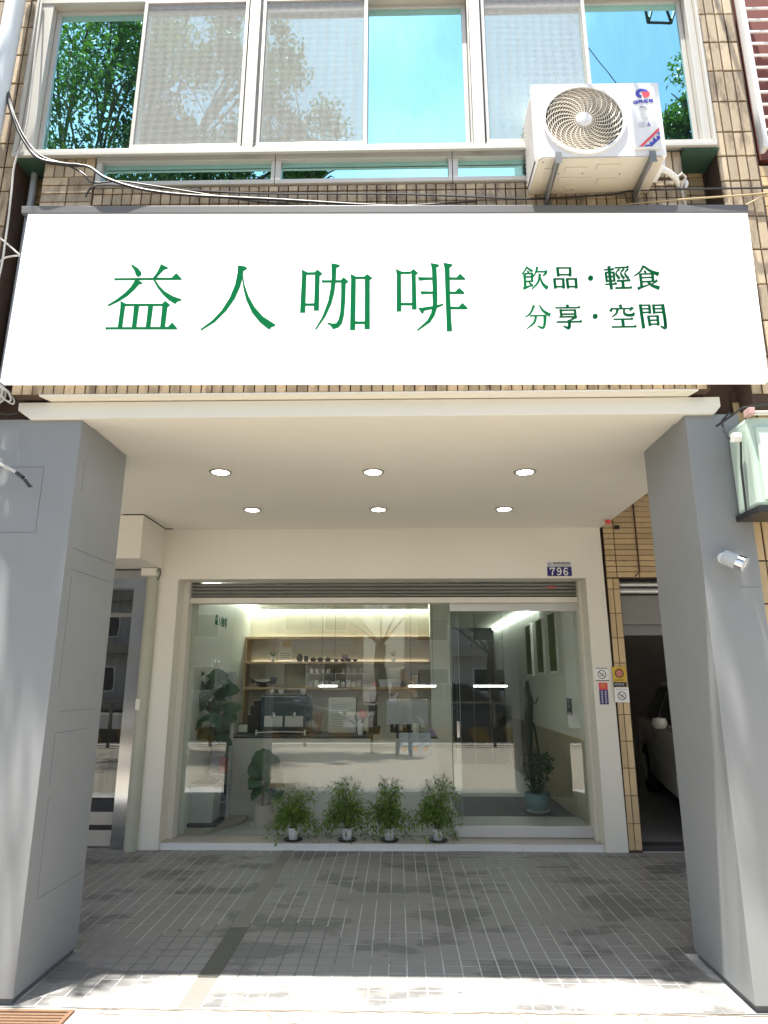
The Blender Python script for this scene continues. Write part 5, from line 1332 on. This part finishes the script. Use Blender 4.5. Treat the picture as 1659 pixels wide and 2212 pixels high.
# shelves on the back wall
sv = thing('wall_shelving', (-.8, 9.25, 1.4), 'three long warm lit wooden shelves on the back wall', 'shelving')
for z in (1.385, 1.72, 2.045):
    bx('shelf', M['wood'], sv, -2.06, .435, 9.06, 9.349, z - .02, z + .015, bevel=.003)
bx('side_panel', M['wood'], sv, -2.0605, -2.04, 9.08, 9.349, .9, 2.03)
for z in (1.737, 2.062):
    bx('led_strip', M['shelfled'], sv, -2.0, .42, 9.325, 9.335, z - .0015, z + .006)


def lathe_thing(name, label, cat, group, prof, x, y, z, m, lid=None):
    t = thing(name, (x, y, z), label, cat, group)
    MB().lathe(prof, n=20).build('body', m, t, smooth=True, local=True)
    if lid: MB().lathe(lid[0], n=20).build('lid', lid[1], t, smooth=True, local=True)
    return t


ZS = 1.7355
lathe_thing('vase', 'tall dark glazed vase on the middle shelf', 'vase', 'dark pottery on the shelf', [(0, 0), (.03, 0), (.045, .03), (.045, .06), (.028, .085), (.03, .10), (0, .10)], -1.33, 9.17, ZS, M['purple'])
lathe_thing('vase', 'short dark straight jar right of the tall vase', 'vase', 'dark pottery on the shelf', [(0, 0), (.028, 0), (.032, .02), (.030, .06), (.034, .07), (0, .07)], -1.24, 9.17, ZS, M['purple'])
for i, lab in enumerate(('first dark lidded teapot right of the straight jar', 'second dark lidded teapot on the middle shelf', 'third dark lidded teapot, widest on the shelf')):
    t = lathe_thing('teapot', lab, 'teapot', 'dark pottery on the shelf', [(0, 0), (.03, 0), (.046, .022), (.03, .042), (.008, .055), (0, .058)], -1.145 + i * .098, 9.17, ZS, M['purple'])
    MB().tube([(.04, 0, .02), (.06, 0, .03), (.065, 0, .042)], .006, 6).build('spout', M['purple'], t, local=True)
for i in range(4):
    lathe_thing('bowl', ('small dark bowl on the middle shelf, first right of the teapots', 'small dark bowl below the left lilac canister', 'small dark bowl below the right lilac canister', 'small dark bowl last right of the canisters')[i], 'bowl', 'bowls on the shelf', [(0, 0), (.02, 0), (.04, .03), (.036, .03), (.018, .006), (0, .006)], -.83 + i * .085, 9.14, ZS, M['purple'])
for i in range(2):
    lathe_thing('canister', ('lilac canister behind the bowls, left', 'lilac canister behind the bowls, right')[i], 'canister', 'lilac canisters', [(0, 0), (.022, 0), (.022, .09), (0, .09)], -.745 + i * .05, 9.24, ZS, M['lilac'])
for i in range(8):
    x = -1.16 + i * .075 + (.13 if i > 3 else 0)
    lathe_thing('tea_tin', '%s small tea tin from the left under the middle shelf' % ('first', 'second', 'third', 'fourth', 'fifth', 'sixth', 'seventh', 'eighth')[i], 'tin', 'tea tins in a row', [(0, 0), (.026, 0), (.026, .055), (0, .055)], x, 9.15, 1.5805, M['paper'] if i < 4 else M['sticker'] if 'sticker' in M else M['pot_beige'], ([(0, .0555), (.027, .0555), (.027, .07), (0, .072)], M['wood']))
rk = thing('wire_rack', (-.8, 9.15, 1.4), 'pale rack carrying the small tea tins on the lower shelf', 'rack')
bx('board', M['palegrey'], rk, -1.22, -.45, 9.08, 9.25, 1.568, 1.58)
for a in (-1.21, -.84, -.47):
    bx('post', M['palegrey'], rk, a, a + .012, 9.09, 9.10, 1.4005, 1.5675)
for i in range(10):
    bx('box', M['paper'] if i % 3 else M['palegrey'], rk, -1.19 + i * .072, -1.19 + i * .072 + .055, 9.11, 9.2, 1.4005, 1.47 + .02 * (i % 2))
bt = thing('boat_basket', (-1.81, 9.18, 1.4), 'dark boat shaped wooden basket on the lower shelf', 'basket')
bm_ = MB()
for i in range(9):
    s = -1 + i / 4
    hw = .06 * (1 - s * s) + .006
    zc = .062 * s * s
    bm_.v += [(-1.81 + s * .2, 9.18 - hw, 1.465 + zc), (-1.81 + s * .17, 9.18, 1.402 + zc), (-1.81 + s * .2, 9.18 + hw, 1.465 + zc)]
for i in range(8):
    for k in range(2):
        a = i * 3 + k; bm_.face([a, a + 1, a + 4, a + 3])
bm_.build('hull', M['purple'], bt, fix=False)
for i in range(6):
    bx('packet', M['paper'], bt, -1.93 + i * .036, -1.90 + i * .036, 9.16, 9.2, 1.43, 1.50)
bx('book', M['purple'], bt, -1.72, -1.64, 9.17, 9.19, 1.44, 1.53)
cl = thing('wall_calendar', (-1.56, 9.34, 1.75), 'white calendar with a yellow picture behind the middle shelf', 'calendar')
bx('sheet', M['paper'], cl, -1.645, -1.47, 9.343, 9.3495, 1.745, 2.02)
bx('picture', M['yellow'], cl, -1.60, -1.48, 9.340, 9.3428, 1.93, 2.01)
strokes('print', M['midgrey'], cl, [[(.1, .1 + k * .13), (.9, .1 + k * .13)] for k in range(4)], -1.645, 1.75, .175, .2, 9.3425, .008)
for lab, x in (('little potted plant at the left of the middle shelf', -1.69), ('spreading potted plant at the right of the middle shelf', -.06)):
    t = thing('shelf_plant', (x, 9.16, ZS), lab, 'plant', 'shelf plants')
    MB().lathe([(0, 0), (.022, 0), (.03, .06), (0, .06)], n=16).build('pot', M['pot_white'], t, smooth=True, local=True)
    q = big_leaf('sprig_%d' % int(x * 100), M['leaf_fig'], .10, .018, .1, False)
    for i in range(14):
        put_leaf(q, t, Vector((0, 0, .06)), i * .9, R(70 - 9 * (i % 6)), 1.0)
pfr = thing('picture_frame', (.235, 9.15, 1.4), 'small dark framed picture on the lower shelf', 'frame')
bx('frame', M['black'], pfr, .18, .29, 9.15, 9.165, 1.4005, 1.575)
bx('picture', M['wood'], pfr, .195, .275, 9.147, 9.1498, 1.415, 1.56)
tyy = thing('storage_bin', (-.1, 9.15, 1.4), 'grey open storage bin on the lower shelf', 'bin')
MB().prism([(-.24, 1.4005), (.03, 1.4005), (.05, 1.50), (-.26, 1.50)], 9.08, 9.25, 'y').build('bin', M['palegrey'], tyy, bevel=.006)
bx('clear_lid', M['clear'], tyy, -.26, .05, 9.085, 9.245, 1.502, 1.65)
lathe_thing('red_ball', 'red round ornament beside the storage bin', 'ornament', None, [(0, 0), (.02, .004), (.034, .03), (.02, .06), (0, .064)], -.31, 9.12, 1.5805 - .18, M['pink'])

# lit lines: cove strips and pendant bars
cv = thing('cove_light', (-.8, 9.3, 2.5), 'glowing white led cove along the top of the back wall', 'light')
bx('strip', M['cove'], cv, -2.05, .43, 9.30, 9.34, 2.475, 2.49)
bx('shade', M['white_paint'], cv, -2.05, .43, 9.18, 9.20, 2.44, 2.519)
c2 = thing('cove_light', (-2.05, 8, 2.5), 'glowing white led cove along the top of the left wall', 'light')
bx('strip', M['cove'], c2, -2.055, -2.02, 7.0, 9.28, 2.475, 2.49)
c3 = thing('cove_light', (1.94, 10, 2.5), 'glowing white led cove along the top of the right wall', 'light')
bx('strip', M['cove'], c3, 1.915, 1.95, 9.2, 13.6, 2.475, 2.49)
for lab, xa, xb in (('short white led bar lamp above the espresso machine', -.96, -.74), ('white led bar lamp above the till screen', .13, .46), ('white led bar lamp in the passage on the right', .92, 1.32)):
    t = thing('bar_lamp', ((xa + xb) / 2, 8.3, 1.42), lab, 'lamp', 'led bar lamps')
    bx('bar', M['bar'], t, xa, xb, 8.29, 8.31, 1.412, 1.428)
    bx('housing', M['white'], t, xa, xb, 8.285, 8.315, 1.4285, 1.44)
    MB().tube([(xa + .03, 8.3, 1.44), (xa + .03, 8.3, 2.519)], .002, 4).tube([(xb - .03, 8.3, 1.44), (xb - .03, 8.3, 2.519)], .002, 4).build('wire', M['cable'], t)

# right wall: framed pictures, switch panel, wainscot
for lab, (ya, yb, za, zb) in (('tall narrow leaf picture, nearest of the three on the right wall', (8.20, 8.62, 1.575, 2.318)), ('tall narrow leaf picture, middle of the three on the right wall', (8.95, 9.38, 1.565, 2.305)), ('tall narrow leaf picture, farthest of the three on the right wall', (9.75, 10.15, 1.545, 2.285))):
    t = thing('wall_picture', (1.95, (ya + yb) / 2, za), lab, 'picture', 'leaf pictures on the right wall')
    bx('frame', M['white'], t, 1.925, 1.9545, ya, yb, za, zb, bevel=.003)
    bx('print', M['photo'], t, 1.9225, 1.9248, ya + .04, yb - .02, za + .025, zb - .02)
wp = thing('wainscot', (1.95, 9, .06), 'grey wood panelling along the lower right wall', 'panelling')
for i in range(12):
    bx('board', M['wains'], wp, 1.94, 1.9545, 6.88 + i * .42, 6.88 + i * .42 + .415, .0585, .866)
bx('cap', M['wood'], wp, 1.936, 1.9545, 6.88, 11.9, .8665, .878)
swp = thing('switch_panel', (1.95, 7.86, 1.1), 'black switch panel on the right wall near the door', 'switch')
bx('plate', M['black'], swp, 1.943, 1.9545, 7.775, 7.955, 1.105, 1.29, bevel=.003)
for z in (1.14, 1.19, 1.25):
    bx('button', M['palegrey'], swp, 1.9415, 1.9428, 7.85, 7.89, z, z + .012)
rg = thing('floor_mat', (1.2, 8.3, .06), 'dark grey ribbed mat on the shop floor by the door', 'mat')
for i in range(14):
    bx('rib', M['rug'], rg, .66 + i * .0905, .66 + i * .0905 + .086, 7.79, 9.0, .0585, .0635)
ps = thing('partition', (1.0, 10.2, .06), 'dark panelled partition at the end of the passage', 'partition')
bx('panel', M['dark'], ps, .71, 1.93, 12.4, 12.45, .0585, 1.45)
for k_ in range(4):
    bx('stile', M['seam'], ps, .75 + k_ * .3, .78 + k_ * .3, 12.38, 12.3995, .0585, 1.45)
# left wall: lettering, star outline and brochure rack
lt = thing('wall_lettering', (-2.055, 7.8, 2.1), 'small green Chinese lettering on the left shop wall', 'lettering')
xoff = {'yi': -1.685, 'ren': -1.129, 'ka': -.555, 'fei': 0.0}
for i, key in enumerate(('yi', 'ren', 'ka', 'fei')):
    mb = MB()
    for k, p in enumerate(parse(GLYPHS[key])):
        mb.prism([(7.50 + i * .14 + (q[0] - xoff[key]) * .27, 2.10 + (q[1] - 3.45) * .27) for q in p], -2.0575 + .0001 * k, -2.0615, 'x')
    mb.build('character', M['pillar_green'] if False else M['sign_green'], lt)
sta = thing('star_outline', (-2.05, 7.6, 1.6), 'white star shaped outline mounted on the left shop wall', 'wall decoration')
pts = []
for i in range(25):
    a = 2 * math.pi * i / 24
    rr = .17 if i % 2 == 0 else .13
    pts.append((-2.05, 7.62 + 1.6 * rr * math.cos(a), 1.56 + .95 * rr * math.sin(a)))
MB().tube(pts, .006, 6).build('outline', M['white'], sta, smooth=True)
br = thing('brochure_rack', (-1.87, 7.4, .1), 'slim white brochure rack standing behind the rubber plant', 'rack')
bx('back', M['palegrey'], br, -1.99, -1.79, 7.50, 7.515, .1015, 1.58)
for a in (-1.995, -1.79):
    bx('side', M['palegrey'], br, a, a + .01, 7.36, 7.4995, .1015, 1.57)
for i, z in enumerate((.25, .52, .80, 1.08)):
    bx('shelf', M['palegrey'], br, -1.9845, -1.7905, 7.37, 7.4995, z, z + .012)
for i, (m, z) in enumerate((('teal', .27), ('pink', .54), ('photo', .82), ('paper_blue', 1.10))):
    o_ = bx('leaflet', M[m], br, -1.90, -1.80, 7.43, 7.436, z - .005, z + .15)

# ------------------------------------------------------------------ the street behind the viewer (seen in the glass)
def tree(name, label, base, height, clumps, leaves, seed, trunk_r=.2, fork=.35):
    r = random.Random(seed)
    t = thing(name, base, label, 'tree', 'street trees')
    tr = MB(); B = Vector(base)
    top = B + Vector((0, 0, height * fork))
    tr.tube([B + Vector((0, 0, -.05)), B + Vector((.06, .02, height * fork * .4)), B + Vector((-.05, .06, height * fork * .75)), top], [trunk_r * 1.25, trunk_r, trunk_r * .85, trunk_r * .8], 9, cap=False)
    lf = MB()
    for cl_ in clumps:
        c, rad = Vector(cl_[0]), cl_[1]
        nleaf = cl_[2] if len(cl_) > 2 else int(leaves * 2.8)
        m1 = top.lerp(c, .45) + rvec(r) * .25 + Vector((0, 0, .3))
        lk = .10 if len(cl_) > 2 else .38
        tr.tube([top, m1, c], [trunk_r * .55 * lk, trunk_r * .32 * lk, trunk_r * .12 * lk], 7, cap=False)
        for k in range(9):
            e = c + rvec(r) * rad * r.uniform(.5, .95)
            mm = c.lerp(e, .5) + rvec(r) * .2
            s0 = m1.lerp(c, r.uniform(.3, 1)) if len(cl_) < 3 else c
            tr.tube([s0, mm, e], [trunk_r * .12, trunk_r * .07, trunk_r * .03], 5, cap=False)
        nsub = 16
        subs = []
        for k in range(nsub):
            subs.append((c + rvec(r) * rad * r.uniform(.25, .95), rad * r.uniform(.22, .42)))
        for k in range(nleaf):
            s, sr = subs[r.randrange(nsub)]
            p = s + rvec(r) * sr * (r.random() ** .5)
            leafy_quad(lf, p, rvec(r) + Vector((0, 0, -.4)), rvec(r) + Vector((0, 0, .8)), r.uniform(.06, .12), r.uniform(.03, .055)) if len(cl_) < 3 else leafy_quad(lf, p, rvec(r) + Vector((0, 0, -.4)), rvec(r) + Vector((0, 0, .8)), r.uniform(.10, .19), r.uniform(.05, .09))
    tr.build('trunk', M['bark'], t, smooth='all', fix=False)
    tag(lf.build('crown', M['leaf_tree'], t, fix=False), kind='stuff')
    return t


tree('street_tree', 'tall leafy street tree mirrored in the left upper windows', (-5.2, -2.3, 0), 12,
     [((-4.6, -1.6, 10.2), 1.9), ((-5.6, -2.2, 12.4), 2.2), ((-3.4, -2.1, 9.0), 1.5), ((-6.6, -1.4, 9.6), 2.0), ((-3.7, -1.7, 11.6), 1.5), ((-2.6, -1.9, 9.1), .85), ((-2.72, 2.68, 7.5), .42, 75), ((-5.0, -1.0, 8.0), 1.5), ((-1.75, -1.9, 10.1), .85), ((-2.45, -1.9, 11.6), .9), ((-1.35, -1.9, 9.3), .5), ((-3.6, -1.9, 10.4), 1.1), ((-4.6, -1.9, 13.0), 1.2)], 1300, 31, .22, .42)
tree('street_tree', 'street tree with bent limbs mirrored in the shop glass on the right', (2.75, -6.2, 0), 9,
     [((2.0, -6.4, 3.7), 1.1), ((4.0, -6.0, 4.2), 1.3), ((.9, -6.6, 3.9), 1.0), ((-.2, -6.8, 4.1), .9), ((3.1, -6.3, 3.4), .7), ((3.3, -6.8, 6.0), 1.9)], 1100, 32, .17, .24)
tree('street_tree', 'forked street tree mirrored in the middle of the shop glass', (-.55, -8.6, 0), 10,
     [((-2.4, -8.8, 4.6), 1.2), ((.9, -8.5, 4.7), 1.2), ((-.6, -9.0, 6.2), 1.7), ((-4.2, -8.8, 5.0), 1.5), ((2.6, -8.8, 5.0), 1.3)], 900, 33, .22, .26)
tree('street_tree', 'distant street tree mirrored at the right of the shop glass', (9.0, -9.5, 0), 9,
     [((8.2, -9.5, 5.5), 1.8), ((9.8, -9.5, 6.2), 1.9), ((9.0, -9.8, 7.6), 1.8)], 800, 34, .2, .35)


tree('street_tree', 'street tree mirrored low in the right upper window', (6.6, -2.3, 0), 12,
     [((4.75, -1.9, 10.3), .55), ((5.3, -1.9, 10.9), .8), ((6.6, -2.2, 11.0), 1.7), ((7.8, -2.2, 10.4), 1.5), ((5.0, -1.9, 9.3), .5), ((1.0, 2.52, 7.9), .42, 90)], 900, 36, .22, .42)


def opposite(label, x0, x1, h, m, floors, cols):
    t = thing('street_building', ((x0 + x1) / 2, -24, 0), label, 'building', 'buildings across the street')
    bx('wall', M[m], t, x0, x1, -30, -22, -.1, h)
    fw_, fh = (x1 - x0) / cols, h / floors
    for f in range(floors):
        for c in range(cols):
            w = bx('window', M['white'], t, x0 + (c + .2) * fw_, x0 + (c + .8) * fw_, -21.999, -21.93, f * fh + fh * .32, f * fh + fh * .8)
            bx('pane', M['car_dark'], w, x0 + (c + .23) * fw_, x0 + (c + .77) * fw_, -21.93, -21.92, f * fh + fh * .35, f * fh + fh * .77)
        bx('balcony', M['bldg2' if m == 'bldg' else 'bldg'], t, x0 + .2, x1 - .2, -21.9, -21.5, f * fh + .05, f * fh + .6)
    return t


opposite('pale rendered block across the street, left in the reflection', -22, -9, 11, 'bldg', 4, 5)
opposite('brown tiled block across the street, middle of the reflection', -8.6, -2.2, 9, 'bldg2', 3, 3)
opposite('tall pale block across the street, right in the reflection', 0.4, 15, 13, 'bldg', 5, 5)
# striped barrier along the kerb
ba = thing('road_barrier', (0, -2.4, 0), 'yellow and black striped barrier along the kerb seen in the glass', 'barrier')
for i in range(22):
    x = -8.8 + i * .8
    MB().prism([(x + .14, .10), (x + .54, .10), (x + .40, .42), (x, .42)], -2.43, -2.38, 'y').build('stripe', M['barrier_y'], ba)
    MB().prism([(x + .545, .10), (x + .935, .10), (x + .795, .42), (x + .405, .42)], -2.43, -2.38, 'y').build('stripe', M['barrier_k'], ba)
for i in range(9):
    bx('post', M['steel_dark'], ba, -8.8 + i * 2.2, -8.74 + i * 2.2, -2.50, -2.4305, -.006, .95)
bx('top_rail', M['steel_dark'], ba, -8.8, 8.86, -2.49, -2.44, .952, .99)
make_car('street_car', (-3.6, -5.0, -.035), R(90), pm('car_grey', (0.10, 0.11, 0.12), 0.25, 0.3, coat=.6), 'dark grey car on the road mirrored in the left glass', 'cars on the road')
make_car('street_car', (1.6, -5.2, -.035), R(90), pm('car_navy', (0.03, 0.05, 0.07), 0.25, 0.2, coat=.6), 'dark blue car on the road mirrored in the middle glass', 'cars on the road')
make_car('street_car', (7.0, -5.1, -.035), R(90), pm('car_silver', (0.45, 0.46, 0.47), 0.25, 0.4, coat=.6), 'silver car on the road mirrored at the right', 'cars on the road')


# the photographer, visible only as a faint reflection
def person():
    t = thing('person', (.12, -.42, -.006), 'person in dark trousers holding up a phone, faint in the glass', 'person')
    joints = [(0, 0, .95), (0, .0, 1.12), (0, .01, 1.30), (0, 0, 1.44), (0, .02, 1.53), (0, .03, 1.62), (0, .03, 1.72),
              (.10, 0, .90), (.12, .02, .50), (.13, -.02, .09), (.14, .15, .03),
              (-.10, 0, .90), (-.12, .02, .50), (-.13, -.02, .09), (-.15, .15, .03),
              (.18, 0, 1.41), (.25, .06, 1.16), (.12, .27, 1.30), (.07, .33, 1.36),
              (-.18, 0, 1.41), (-.25, .06, 1.16), (-.14, .27, 1.30), (-.10, .33, 1.36)]
    edges = [(0, 1), (1, 2), (2, 3), (3, 4), (4, 5), (5, 6), (0, 7), (7, 8), (8, 9), (9, 10), (0, 11), (11, 12), (12, 13), (13, 14),
             (3, 15), (15, 16), (16, 17), (17, 18), (3, 19), (19, 20), (20, 21), (21, 22)]
    rad = [.14, .13, .15, .10, .055, .085, .07, .095, .062, .045, .035, .095, .062, .045, .035, .065, .045, .034, .034, .065, .045, .034, .034]
    me = bpy.data.meshes.new('body')
    me.from_pydata(joints, edges, [])
    o = bpy.data.objects.new('body', me)
    COL.objects.link(o)
    o.parent = t
    sk = o.modifiers.new('skin', 'SKIN')
    for i, v in enumerate(me.skin_vertices[0].data):
        v.radius = (rad[i], rad[i] * (.8 if i < 3 else 1))
        v.use_root = (i == 0)
    ss = o.modifiers.new('sub', 'SUBSURF'); ss.levels = 1; ss.render_levels = 1
    dg = bpy.context.evaluated_depsgraph_get()
    m2 = bpy.data.meshes.new_from_object(o.evaluated_get(dg))
    o.modifiers.clear()
    o.data = m2
    m2.materials.clear()
    for m in ('skin', 'shirt', 'trousers', 'hair'): m2.materials.append(M[m])
    for p in m2.polygons:
        c = p.center
        p.use_smooth = True
        i = 0
        if c.z < .98: i = 2
        elif c.z < 1.47 and c.y < .16: i = 1
        if c.z > 1.66 or (c.z > 1.56 and c.y < .02): i = 3
        if c.z < .07: i = 3
        p.material_index = i
    bx('phone', M['black'], t, -.05, .03, -.075 + .42 - .04, -.066 + .42 - .04, 1.33, 1.48, bevel=.004, local=True)
person()
